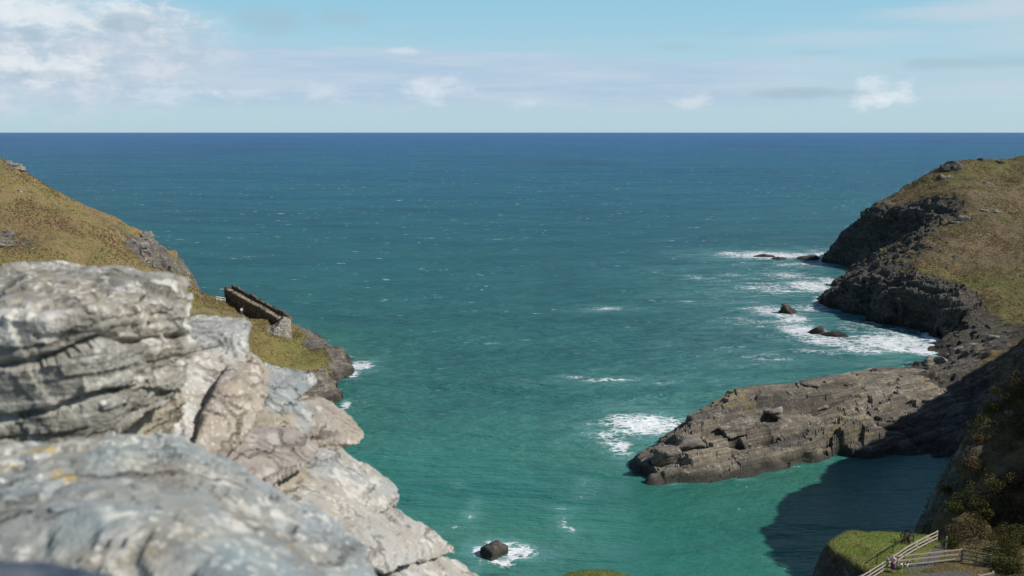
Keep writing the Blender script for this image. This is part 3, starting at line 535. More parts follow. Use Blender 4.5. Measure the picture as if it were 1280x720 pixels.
# foam: lacy nets on the surf areas and scattered whitecaps
wp = t.new('ShaderNodeVectorMath', {0: pos, 1: t.new('ShaderNodeVectorMath', {0: t.new('ShaderNodeTexNoise', {'Vector': pos, 'Scale': .35, 'Detail': 3.0}).outputs[1], 3: 3.0}, operation='SCALE').outputs[0]}, operation='ADD').outputs[0]
lace = t.voro(t.map(wp, (.75, 1, 1)), .55, 'DISTANCE_TO_EDGE'); lace2 = t.voro(t.map(wp, (.7, 1, 1)), 1.5, 'DISTANCE_TO_EDGE')
fn = t.m('ADD', t.m('MULTIPLY', t.m('SUBTRACT', t.noise(t.map(pos, (.45, 1, 1)), .22, 7, .7), .18), 1.25), t.m('ADD', t.m('MULTIPLY', t.step(lace, .02, .35), .28), t.m('MULTIPLY', t.step(lace2, .02, .4), .22)))
fa = t.attr('foam')
f1 = t.step(t.m('SUBTRACT', t.m('MULTIPLY', fa, .86), fn), -.13, .2)
f1 = t.m('MULTIPLY', f1, t.step(fa, .03, .2))
wc = t.m('MULTIPLY', t.step(t.noise(t.map(pos, (.05, .09, 1)), 1.0, 2), .54, .64), t.step(t.noise(t.map(pos, (.22, .55, 1)), 1.0, 4, .6), .62, .67))
wc = t.m('MULTIPLY', wc, t.step(py_, 150, 320))
wc2 = t.m('MULTIPLY', t.step(t.noise(t.map(pos, (.010, .022, 1)), 1.0, 2), .5, .6), t.step(t.noise(t.map(pos, (.10, .20, 1)), 1.0, 4, .6), .645, .69)); wc2 = t.m('MULTIPLY', wc2, t.step(py_, 350, 700))
fo = t.m('MAXIMUM', f1, t.m('MULTIPLY', t.m('MAXIMUM', wc, wc2), .9))
thin = t.m('MULTIPLY', t.attr('aerated'), t.step(t.noise(t.map(pos, (.4, 1, 1)), .25, 6, .7, .5), .34, .64)); col = t.mix(t.m('MULTIPLY', thin, .8), col, (.16, .37, .37))
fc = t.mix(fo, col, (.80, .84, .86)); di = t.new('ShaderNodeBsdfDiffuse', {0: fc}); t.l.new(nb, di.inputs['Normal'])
gl = t.new('ShaderNodeBsdfGlossy', {0: (1, 1, 1), 'Roughness': .2}); t.l.new(nb, gl.inputs['Normal'])
fr = t.new('ShaderNodeFresnel', {0: 1.33}); t.l.new(nb, fr.inputs['Normal'])
fac = t.m('MULTIPLY', t.m('MINIMUM', t.m('MULTIPLY', fr.outputs[0], 1.1), .21), t.m('SUBTRACT', 1.0, fo))      # a wind-roughened sea mirrors little even at grazing angles
mx = t.new('ShaderNodeMixShader', {0: fac, 1: di.outputs[0], 2: gl.outputs[0]}); t.l.new(mx.outputs[0], out.inputs[0])
tag(sea.mesh('sea', m, True), kind='structure')

# ------------------------------------------------------------------ sky, sun, camera
W = bpy.data.worlds.new('World'); S.world = W; W.use_nodes = True; W.node_tree.nodes.clear(); t = NT(W.node_tree)
sky = t.new('ShaderNodeTexSky', sky_type='NISHITA', sun_disc=False, sun_elevation=R(SUN_EL), sun_rotation=R(SUN_AZ), air_density=1.0, dust_density=.6, ozone_density=1.6, altitude=50)
g = t.new('ShaderNodeTexCoord').outputs['Generated']; nrm = t.new('ShaderNodeVectorMath', {0: g}, operation='NORMALIZE').outputs[0]; sp3 = t.new('ShaderNodeSeparateXYZ', {0: nrm})
el = t.m('MULTIPLY', t.m('ARCSINE', sp3.outputs[2]), 57.29578); az = t.m('MULTIPLY', t.m('ARCTAN2', sp3.outputs[0], sp3.outputs[1]), 57.29578)
ae = t.new('ShaderNodeCombineXYZ', {0: az, 1: el, 2: 0.0}).outputs[0]
def A(px): return math.degrees(math.atan((px-640)/FOC))
def L(py): return math.degrees(math.atan((360-py)/FOC)-TH)
n_big = t.noise(t.map(ae, (.22, .6, 1)), 1.0, 6, .62, .3); n_puf = t.noise(t.map(ae, (.55, 1.1, 1)), 1.0, 8, .64, .2); n_str = t.noise(t.map(ae, (.08, .9, 1)), 1.0, 5, .6)
def blob(px, py, rx, ry, soft=1.0):      # 0..1 hump round a sky direction
    dx = t.m('DIVIDE', t.m('SUBTRACT', az, A(px)), rx*.046); dy = t.m('DIVIDE', t.m('SUBTRACT', el, L(py)), ry*.046)
    return t.m('SUBTRACT', 1.0, t.m('SQRT', t.m('ADD', t.m('MULTIPLY', dx, dx), t.m('MULTIPLY', dy, dy))))
def cover(b, n, amp, lo, hi):
    hi += .12
    return t.step(t.m('ADD', b, t.m('MULTIPLY', t.m('SUBTRACT', n, .5), amp)), lo, hi)
def cover_old(b, n, amp, lo, hi): return t.step(t.m('ADD', b, t.m('MULTIPLY', t.m('SUBTRACT', n, .5), amp)), lo, hi)
col = sky.outputs[0]
bk = 10.0                               # the sky node's own scale: colours below are pictures of cloud radiance / 0.1
def K(*c): return tuple(x*bk for x in c)
# clear sky tone towards this horizon
col = t.mix(.82, col, t.new('ShaderNodeMix', {0: t.step(el, 1.0, 9.0), 6: (*K(.47, .68, .79), 1), 7: (*K(.28, .60, .78), 1)}, data_type='RGBA').outputs[2])
col = t.mix(t.step(el, 9.0, 26.0), col, t.mix(1.0, sky.outputs[0], (.6, .62, .68), 'MULTIPLY'))  # sky overhead dimmed so that the shadows come out darker
# long lavender bank over the horizon
top = t.m('ADD', t.m('ADD', 4.4, t.m('MULTIPLY', az, -.030)), t.m('MULTIPLY', t.m('SUBTRACT', t.m('ADD', t.m('MULTIPLY', n_str, .6), t.m('MULTIPLY', n_big, .4)), .5), 3.4))
band = t.m('MULTIPLY', t.step(t.m('SUBTRACT', el, top), .35, -.5), t.step(t.m('ADD', el, t.m('MULTIPLY', n_str, .5)), .9, 2.4))
band = t.m('MULTIPLY', band, t.step(az, 24, 8, .25, .9)); col = t.mix(t.m('MULTIPLY', band, .88), col, t.mix(t.step(n_str, .35, .65), K(.42, .56, .73), K(.54, .64, .76)))
col = t.mix(t.m('MULTIPLY', t.m('MULTIPLY', band, t.step(n_puf, .5, .7)), t.m('MULTIPLY', t.step(el, 3.6, 1.6), .35)), col, K(.64, .72, .80))
col = t.mix(t.m('MULTIPLY', t.step(t.noise(t.map(ae, (.10, 1.6, 1)), 1.0, 5, .6), .52, .7), t.m('MULTIPLY', t.step(el, 2.2, 3.2), t.m('MULTIPLY', t.step(el, 7.5, 4.5), .4))), col, K(.47, .60, .73))
# cumulus heap
b = t.m('MAXIMUM', blob(60, 70, 260, 95), blob(170, 62, 170, 75)); c1 = cover(b, n_big, 1.3, .05, .6)
col = t.mix(t.m('MULTIPLY', c1, .85), col, t.mix(t.step(n_puf, .35, .68), K(.48, .59, .70), K(.68, .73, .79)))
for (px, py, rx, ry, s) in [(90, 28, 150, 30, .8), (30, 85, 60, 26, .8), (85, 92, 60, 18, .8), (200, 28, 45, 18, .6), (20, 30, 60, 30, .6), (215, 117, 70, 14, .5),
                            (540, 110, 52, 20, .75), (507, 64, 30, 6, .5), (1083, 118, 30, 22, 1.0), (1122, 116, 18, 18, .8), (1105, 122, 22, 14, .8), (410, 115, 46, 16, .45), (320, 118, 40, 13, .35), (860, 128, 36, 10, .55), (660, 128, 26, 10, .4)]:
    c = cover(blob(px, py, rx*1.2, ry*1.2), n_puf, 2.1, .15, .85); col = t.mix(t.m('MULTIPLY', c, s*.72), col, K(.83, .87, .90))
for (px, py, rx, ry, s) in [(170, 36, 45, 16, .6), (57, 55, 28, 16, .5), (345, 30, 70, 26, .5), (430, 24, 50, 16, .4), (1000, 118, 130, 10, .55), (1180, 86, 120, 12, .5), (70, 100, 60, 8, .4), (1020, 70, 50, 6, .3), (840, 60, 40, 5, .25), (900, 45, 60, 5, .2)]:
    c = cover(blob(px, py, rx, ry), n_big, 1.8, .1, .7); col = t.mix(t.m('MULTIPLY', c, s), col, K(.37, .50, .60))
for (px, py, rx, ry, s) in [(1210, 28, 170, 24, .6), (1050, 52, 160, 16, .35), (1290, 14, 130, 22, .6), (1260, 60, 90, 20, .4), (1240, 112, 90, 16, .35)]:
    c = cover(blob(px, py, rx, ry), n_str, 1.8, .0, .8); col = t.mix(t.m('MULTIPLY', c, s), col, K(.60, .67, .74))
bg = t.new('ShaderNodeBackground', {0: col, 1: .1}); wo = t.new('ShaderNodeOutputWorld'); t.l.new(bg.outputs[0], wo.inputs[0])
sd = bpy.data.lights.new('sun', 'SUN'); sd.energy = 4.5; sd.angle = R(.53); sd.color = (1, .95, .87)
so = bpy.data.objects.new('sun', sd); COL.objects.link(so)
a = R(SUN_AZ); e = R(SUN_EL); so.rotation_euler = Vector((math.sin(a)*math.cos(e), math.cos(a)*math.cos(e), math.sin(e))).to_track_quat('Z', 'Y').to_euler()
cd = bpy.data.cameras.new('camera'); cd.lens = 35; cd.sensor_width = 36; cd.clip_start = .05; cd.clip_end = 200000
cd.dof.use_dof = True; cd.dof.focus_distance = 160; cd.dof.aperture_fstop = 6.7
co = bpy.data.objects.new('camera', cd); COL.objects.link(co); co.location = (0, 0, EYE); co.rotation_euler = (R(90)-TH, 0, 0); S.camera = co
vs = S.view_settings; vs.view_transform = 'Standard'; vs.look = 'None'; vs.gamma = 1; vs.use_curve_mapping = False; vs.exposure = 0
S.cycles.max_bounces = 5

# ------------------------------------------------------------------ the stone wall beside the camera
def slate(name, base, dark, warm, lichen=.5, blue=(.22, .27, .28), blue_amt=.3, streak=1.0, bed=(R(8), R(-10), 0)):
    m, t, out = material(name); pos = t.new('ShaderNodeNewGeometry').outputs['Position']
    q = t.map(pos, rot=bed)
    n1 = t.noise(pos, 5, 6, .62); n2 = t.noise(pos, 16, 6, .7); n3 = t.noise(pos, 60, 4, .7); st = t.noise(t.map(q, (2.5, 4, 24)), 1.0, 5, .65)
    c = t.mix(t.step(n1, .36, .64), base, warm)
    c = t.mix(t.step(st, .46, .68, 0, .8*streak), c, dark)
    c = t.mix(t.m('MULTIPLY', t.step(t.noise(t.map(q, (3, 3, 9)), 1.0, 4), .45, .62), blue_amt), c, blue)
    c = t.mix(t.step(n2, .56, .74, 0, .6), c, tuple(x*.5 for x in dark))
    wob = t.new('ShaderNodeVectorMath', {0: pos, 1: t.new('ShaderNodeVectorMath', {0: t.new('ShaderNodeTexNoise', {'Vector': pos, 'Scale': 26.0, 'Detail': 4.0}).outputs[1], 3: .045}, operation='SCALE').outputs[0]}, operation='ADD').outputs[0]
    v1 = t.voro(wob, 13); v2 = t.voro(wob, 34); big = t.noise(pos, 3.6, 5, .65)
    l1 = t.m('MULTIPLY', t.step(v1, .40, .26), t.step(big, .46, .6)); l2 = t.m('MULTIPLY', t.step(v2, .36, .22), t.step(n1, .45, .6)); v3 = t.voro(wob, 70); l3 = t.m('MAXIMUM', t.m('MULTIPLY', t.step(t.noise(pos, 9, 10, .78), .60-.07*lichen, .64-.07*lichen), .85), t.m('MULTIPLY', t.step(v3, .36, .24), t.step(t.noise(pos, 6, 4), .5, .56)))
    li = t.m('MULTIPLY', t.m('MAXIMUM', t.m('MAXIMUM', l1, t.m('MULTIPLY', l2, .8)), l3), t.step(n3, .22, .5, .55, 1))
    c = t.mix(t.m('MULTIPLY', li, min(1, lichen*1.2)), c, (.66, .645, .59)); dk = t.m('MULTIPLY', t.step(t.noise(pos, 11, 7, .78), .56, .68), t.step(t.noise(pos, 3.1, 3), .38, .6)); c = t.mix(t.m('MULTIPLY', dk, .5), c, tuple(x*.42 for x in dark))
    ck = t.voro(t.map(wob, (3.5, 4.5, 13)), 1.0, 'DISTANCE_TO_EDGE'); ckm = t.m('MULTIPLY', t.step(ck, .045, .012), t.step(t.noise(pos, 4.7, 3), .46, .56)); c = t.mix(t.m('MULTIPLY', ckm, .5), c, (.08, .07, .058))
    oc = t.m('MULTIPLY', t.step(t.noise(pos, 4.2, 5, .65), .60, .70), t.step(n2, .4, .55)); c = t.mix(t.m('MULTIPLY', oc, .7), c, (.32, .25, .12))
    yl = t.m('MULTIPLY', t.step(t.voro(wob, 9, out=0), .20, .12), t.step(t.noise(pos, 2.1, 2), .56, .62)); c = t.mix(t.m('MULTIPLY', yl, .7), c, (.42, .30, .10))
    h = t.m('SUBTRACT', t.m('ADD', t.m('MULTIPLY', st, .5), t.m('ADD', t.m('MULTIPLY', n2, .5), t.m('MULTIPLY', n3, .25))), t.m('MULTIPLY', ckm, .4))
    principled(t, out, c, .85, t.bump(h, .02, .9), .3); return m
MS_white = slate('slate_white', (.33, .325, .295), (.17, .16, .135), (.31, .28, .225), .7, blue_amt=.1)
MS_pale = slate('slate_pale', (.42, .415, .40), (.27, .26, .235), (.38, .345, .29), .6, blue_amt=.25, streak=.6)
MS_grey = slate('slate_grey', (.36, .375, .37), (.22, .225, .22), (.36, .345, .31), .55, blue_amt=.5)
MS_brown = slate('slate_brown', (.34, .30, .26), (.20, .17, .14), (.40, .34, .27), .5, blue_amt=.05)
MS_purple = slate('slate_purple', (.30, .265, .245), (.21, .18, .165), (.33, .29, .25), .35, blue_amt=.05, streak=.8)
MS_blue = slate('slate_blue', (.30, .335, .34), (.17, .185, .185), (.30, .27, .215), .6, (.24, .30, .315), .8)
MS_shade = slate('slate_shade_blue', (.06, .08, .115), (.035, .045, .07), (.08, .10, .13), .1, (.05, .075, .12), .9)  # dark blue base paints this slate as if it lay in shade
M_mortar = slate('mortar', (.30, .265, .205), (.14, .12, .09), (.36, .32, .25), .3, blue_amt=0.0, streak=.3)
wall = empty('stone_wall', at(250, 560, Y=2.1)[:2]+(48.3,), 'rough wall of lichened grey slabs close to the viewer, stepping down towards the bay', 'stone wall'); wall['kind'] = 'thing'
bpy.context.view_layer.update(); WI = wall.matrix_world.inverted()
def stone(name, pts, ext, mat, label, seed, vox=.006, strat=.010, lump=.014, bed=(.15, .1, 1), grain=.003, ledge=0.0, flake=1.0):
    P = [Vector(at(x, y, Y=d)) for x, y, d in pts]; P += [p+Vector(ext) for p in P]
    me = hull([tuple(p) for p in P], vox); V = verts_of(me); N = norms_of(me)
    b = np.array(bed, float); b /= np.linalg.norm(b); h = V@b; F = V-np.outer(h, b)
    so_ = seed*7.7
    d = lump*fbm(V*6+so_, 3, seed)+strat*fbm(F*3.5+np.outer(h*38, b)+so_, 4, seed+3, .6)+grain*fbm(V*70+so_, 3, seed+6)
    q2 = h/.016+.8*fbm(V*5+so_, 3, seed+18); k2 = _h(np.floor(q2).astype(np.int64), np.floor(4*fbm(F*5+so_, 2, seed+19)+np.floor(q2)*.37).astype(np.int64), np.zeros(len(q2), np.int64), seed+20); al = np.abs(N@b)
    fl = fbm(F*4+so_, 4, seed+21, .55)*.05; d = d*.5+flake*((1-al)*.013*(k2-.5)+al*(terrace(fl, .007, .06, .3)-fl*.3)*1.2)
    if ledge:
        q = h/ledge+.5*fbm(V*4+so_, 2, seed+8); f = q-np.floor(q); k = _h(np.floor(q).astype(np.int64), np.floor(V[:, 0]*5+fbm(V*6, 2, 3)).astype(np.int64), np.zeros(len(q), np.int64), seed)
        d += .022*(k-.5)-.022*sst(.2, .02, f)*(fbm(V*5+so_+9, 2, seed+9) > -.1)
    V = V+N*d[:, None]; put(me, V)
    me.transform(WI); o = link(name, me, mat, wall, False); 
    if label: o['label'] = label
    return o
stone('stone', [(-90, 336, 2.0), (60, 330, 2.05), (150, 334, 2.0), (213, 350, 1.96), (-90, 405, 1.45), (60, 402, 1.45), (128, 388, 1.5), (236, 371, 1.86), (236, 432, 1.82), (226, 478, 1.8), (212, 500, 1.76), (150, 545, 1.57), (95, 557, 1.5), (-90, 566, 1.42)], (-.16, .35, -.07), MS_white, 'large ledged block with white lichen on its top', 1, .005, .013, .008, (-.10, .12, 1), ledge=.085)
stone('stone', [(215, 408, 2.46), (250, 398, 2.5), (307, 397, 2.5), (312, 408, 2.46), (304, 455, 2.32), (287, 478, 2.22), (242, 562, 1.97), (150, 572, 1.86), (130, 560, 1.88), (215, 470, 2.12)], (-.12, .22, -.16), MS_pale, 'pale slanting slab behind the large ledged block', 2, .006, .006, .008, (.55, -.55, .65))
stone('stone', [(283, 462, 2.24), (318, 456, 2.28), (328, 505, 2.22), (302, 548, 2.07), (258, 594, 1.92), (232, 586, 1.90), (255, 520, 2.02)], (-.12, .2, -.14), MS_brown, 'brownish upright stone', 3, .006, .010, .010, (.6, -.4, .5))
stone('stone', [(310, 455, 2.8), (352, 454, 2.86), (391, 459, 2.86), (398, 478, 2.8), (374, 501, 2.68), (318, 520, 2.52), (303, 500, 2.52)], (-.15, .18, -.10), MS_grey, 'flat greenish grey slab', 4, .006, .008, .007, (.1, -.2, 1))
stone('stone', [(312, 492, 2.46), (372, 496, 2.64), (392, 514, 2.6), (384, 545, 2.5), (318, 540, 2.36)], (-.15, .2, -.12), MS_grey, None, 5, .006, .010, .008, (.1, -.1, 1))
stone('stone', [(366, 506, 2.62), (405, 501, 2.76), (440, 524, 2.76), (456, 545, 2.74), (452, 557, 2.68), (402, 558, 2.58), (370, 546, 2.48), (356, 530, 2.48)], (-.16, .18, -.04), MS_brown, 'tan lichened stone jutting out over the bay', 6, .006, .007, .008, (-.2, -.2, 1))
stone('stone', [(288, 546, 2.08), (325, 530, 2.24), (372, 534, 2.3), (398, 560, 2.3), (394, 579, 2.22), (336, 612, 2.04), (300, 606, 1.99), (268, 592, 1.96)], (-.14, .2, -.06), MS_purple, 'flat purplish brown stone', 7, .006, .006, .007, (-.1, -.45, .9))
stone('stone', [(352, 606, 2.18), (388, 573, 2.4), (425, 566, 2.5), (470, 594, 2.5), (496, 617, 2.48), (492, 630, 2.42), (450, 648, 2.2), (400, 656, 2.03), (345, 628, 2.06)], (-.15, .2, -.10), MS_pale, 'pale flat slab with a rounded outer tip', 8, .006, .008, .008, (-.1, -.4, .9))
stone('stone', [(410, 660, 2.02), (452, 634, 2.24), (490, 629, 2.42), (530, 648, 2.44), (561, 679, 2.42), (561, 692, 2.36), (522, 702, 2.22), (482, 716, 2.0), (435, 694, 1.88)], (-.15, .2, -.06), MS_pale, 'stone thickly spotted with white lichen', 9, .006, .010, .010, (-.15, -.25, 1))
stone('stone', [(465, 745, 1.88), (508, 701, 2.22), (556, 692, 2.44), (580, 704, 2.46), (612, 728, 2.42), (625, 765, 2.3), (480, 790, 1.86)], (-.12, .2, -.10), MS_pale, 'lowest pale slab', 10, .006, .008, .008, (-.3, -.3, 1))
stone('stone', [(553, 680, 2.5), (562, 677, 2.52), (569, 684, 2.52), (568, 692, 2.48), (556, 692, 2.46)], (-.06, .06, -.01), MS_brown, 'small knob of stone sticking out', 11, .004, .003, .003)
stone('stone', [(-90, 572, 1.26), (0, 564, 1.31), (150, 548, 1.37), (235, 559, 1.39), (287, 593, 1.33), (347, 627, 1.29), (420, 661, 1.25), (458, 688, 1.2), (486, 740, 1.08), (-90, 640, .97), (100, 628, .98), (250, 662, .96), (340, 760, .84), (-90, 790, .82), (400, 800, .84)], (0, .08, -.12), MS_blue, 'big blue grey slab with brown and white lichen, lowest and closest', 12, .006, .009, .012, (-.05, -.12, 1))
stone('stone', [(-90, 702, .50), (60, 703, .50), (125, 713, .49), (160, 742, .47), (-90, 820, .40), (140, 820, .41)], (0, .03, -.06), MS_shade, 'slate edge coloured dark blue as if in shade', 13, .004, .001, .001, flake=.1)
stone('mortar', [(98, 550, 1.66), (150, 520, 1.76), (215, 492, 1.9), (230, 500, 1.95), (172, 562, 1.80), (110, 566, 1.62)], (-.05, .15, -.1), M_mortar, 'gritty brown rubble packed under the ledged block', 14, .005, .012, .012, grain=.008)
stone('mortar', [(385, 552, 2.5), (424, 556, 2.62), (430, 568, 2.62), (405, 590, 2.5), (380, 600, 2.36), (370, 570, 2.4)], (-.1, .12, -.08), M_mortar, None, 15, .005, .012, .010, grain=.008)
stone('mortar', [(318, 515, 2.44), (372, 520, 2.56), (372, 545, 2.5), (300, 556, 2.2), (300, 530, 2.2)], (-.1, .2, -.1), M_mortar, None, 16, .005, .012, .010, grain=.008)
stone('mortar', [(240, 585, 1.95), (300, 598, 2.02), (345, 606, 2.12), (352, 632, 2.12), (300, 625, 1.95)], (-.1, .2, -.1), M_mortar, None, 17, .006, .012, .010, grain=.008)
core = [(-90, 440, 2.0), (90, 470, 2.1), (225, 430, 2.5), (296, 425, 2.75), (372, 488, 2.95), (425, 560, 2.95), (466, 620, 2.8), (535, 700, 2.7), (560, 760, 2.6), (330, 640, 2.25), (250, 605, 2.02), (-90, 600, 1.6), (420, 700, 2.0), (480, 760, 1.95)]
cw = [Vector(at(x, y, Y=d)) for x, y, d in core]
me = hull([tuple(p) for p in cw]+[(p.x, p.y, 48.0) for p in cw], .02); V = verts_of(me); N = norms_of(me); V += N*(.02*fbm(V*8, 4, 5))[:, None]; put(me, V); me.transform(WI); o = link('wall_core', me, M_mortar, wall)

# ------------------------------------------------------------------ small shapes
class MB:
    def __init__(s): s.bm = bmesh.new()
    def box(s, a, b, w, d=None, up=(0, 0, 1)):      # a bar of width w, depth d from a to b
        a, b = Vector(a), Vector(b); ax = (b-a).normalized(); u = Vector(up)
        if abs(ax.dot(u)) > .95: u = Vector((0, 1, 0))
        x = ax.cross(u).normalized(); y = x.cross(ax); d = d or w; vs_ = []
        for p in (a, b):
            for i, j in ((-1, -1), (1, -1), (1, 1), (-1, 1)): vs_.append(s.bm.verts.new(p+x*(i*w/2)+y*(j*d/2)))
        for f in ((3, 2, 1, 0), (4, 5, 6, 7), (0, 1, 5, 4), (1, 2, 6, 5), (2, 3, 7, 6), (3, 0, 4, 7)): s.bm.faces.new([vs_[i] for i in f])
        return s
    def ring(s, c, r, w, axis, n=24, ang0=0, ang1=2*math.pi):
        c = Vector(c); ax = Vector(axis).normalized(); x = ax.orthogonal().normalized(); y = ax.cross(x); p = [c+x*(r*math.cos(2*math.pi*k/n))+y*(r*math.sin(2*math.pi*k/n)) for k in range(n)]
        for k in range(n): s.box(p[k], p[(k+1) % n], w, w, ax)
        return s
    def build(s, name, mat, parent=None, origin=None):
        me = bpy.data.meshes.new(name); bmesh.ops.recalc_face_normals(s.bm, faces=s.bm.faces)
        if parent is not None or origin is not None:
            s.bm.transform((parent.matrix_world.inverted() if parent is not None else Matrix.Translation(-Vector(origin))))
        s.bm.to_mesh(me); s.bm.free(); o = link(name, me, mat, parent, False)
        if origin is not None and parent is None: o.location = origin
        return o
from mathutils import Matrix
M_wood = plain('weathered_wood', (.42, .38, .31), .85, .2, 5); M_wood_d = plain('darkened_wood', (.20, .18, .14), .9, .25, 5); M_white = plain('white_paint', (.75, .75, .72), .6, .05); M_iron = plain('rusty_iron', (.035, .026, .022), .7, .4, 9)
def gnd(x, y, h=vh): return float(h.ev(x, y)[0])
def rail_fence(name, label, pts, n, rails, mat, height=1.1, pw=.13, rh=.11, hf=vh, plates=(), drop=0):
    P = [Vector((x, y, 0)) for x, y in pts]; base = Vector((*pts[0], gnd(*pts[0], hf)))
    root = empty(name, base, label, 'fence'); bpy.context.view_layer.update()
    L_ = [(q-p).length for p, q in zip(P, P[1:])]; tot = sum(L_); pos_ = []
    for k in range(n):
        s_ = tot*k/(n-1); i = 0
        while i < len(L_)-1 and s_ > L_[i]+1e-6: s_ -= L_[i]; i += 1
        p = P[i].lerp(P[i+1], min(1, s_/L_[i])); p.z = gnd(p.x, p.y, hf); pos_.append(p)
    for k, p in enumerate(pos_):
        MB().box(p-Vector((0, 0, .3)), p+Vector((random.uniform(-.03, .03), 0, height)), pw).build('post', mat, root)
        if k in plates:
            q = p+Vector((0, -.09, height*.72)); o = MB().box(q-Vector((0, 0, .2)), q+Vector((0, 0, .2)), .3, .03, (0, 1, 0)).build('notice_plate', M_white, root)
    for p, q in zip(pos_, pos_[1:]):
        for r in rails: MB().box(p+Vector((0, -.08, r*height)), q+Vector((0, -.08, r*height)), .05, rh).build('rail', mat, root)
    return root
def g2(px, py, z=11.6): return at(px, py, z=z)[:2]
rail_fence('wooden_fence', 'pale timber post and rail fence running up the steps beside the grass knoll', [g2(1072, 736), g2(1171, 675)], 8, (.35, .66, .97), M_wood, plates=(5, 6))
rail_fence('wooden_fence', 'pale three rail timber fence along the back of the path behind the person in purple', [g2(1121, 710), g2(1201, 701)], 5, (.25, .62, .97), M_wood, 1.2)
rail_fence('wooden_fence', 'shaded timber fence turning the corner towards the bushes', [g2(1202.5, 701.5), g2(1238, 708.5)], 3, (.3, .62, .97), M_wood_d, 1.2)  # darker wood colour stands for the shade on this fence
rail_fence('wooden_fence', 'short low timber rail at the near edge of the path below the bushes', [g2(1222, 731), g2(1241, 727)], 2, (.9,), M_wood, 1.0)
p0, p1 = g2(1096, 704), g2(1135, 683)
hr = empty('handrail', (*p0, gnd(*p0)), 'thin dark handrail along the grass knoll behind the stepped fence', 'handrail'); bpy.context.view_layer.update()
a_, b_ = Vector((*p0, gnd(*p0))), Vector((*p1, gnd(*p1)))
for f in (0, .5, 1):
    q = a_.lerp(b_, f); MB().box(q-Vector((0, 0, .2)), q+Vector((0, 0, .9)), .06).build('post', M_iron, hr)
MB().box(a_+Vector((0, 0, .9)), b_+Vector((0, 0, .9)), .06).build('rail', M_iron, hr)
q = vh.hit(1182, 686, 75); tag(MB().box(q-Vector((0, 0, .3)), q+Vector((.05, 0, 1.15)), .11).build('marker_post', M_wood, origin=q), 'lone weathered post between the end of the stepped fence and the bushes', 'post')
# old winch wheels
x, y = g2(1133, 680); wz_ = gnd(x, y); win = empty('winch', (x, y, wz_), 'dark rusty winch with two spoked iron wheels on the grass knoll', 'winch'); bpy.context.view_layer.update()
ax = Vector((.75, .45, 0)).normalized(); c = Vector((x, y, wz_+.62))
for s_, r_ in ((.32, .5), (-.38, .38)):
    mb = MB().ring(c+ax*s_, r_, .07, ax); fwd = ax.cross(Vector((0, 0, 1)))
    for k in range(6):
        an = k*math.pi/3; mb.box(c+ax*s_, c+ax*s_+(fwd*math.cos(an)+Vector((0, 0, 1))*math.sin(an))*r_, .045)
    mb.build('wheel', M_iron, win)
MB().box(c-ax*.6, c+ax*.6, .09).build('axle', M_iron, win)
for s_ in (.1, -.15):
    q = c+ax*s_; MB().box(q, q+fwd*.4-Vector((0, 0, .68)), .08).box(q, q-fwd*.4-Vector((0, 0, .68)), .08).build('frame', M_iron, win)

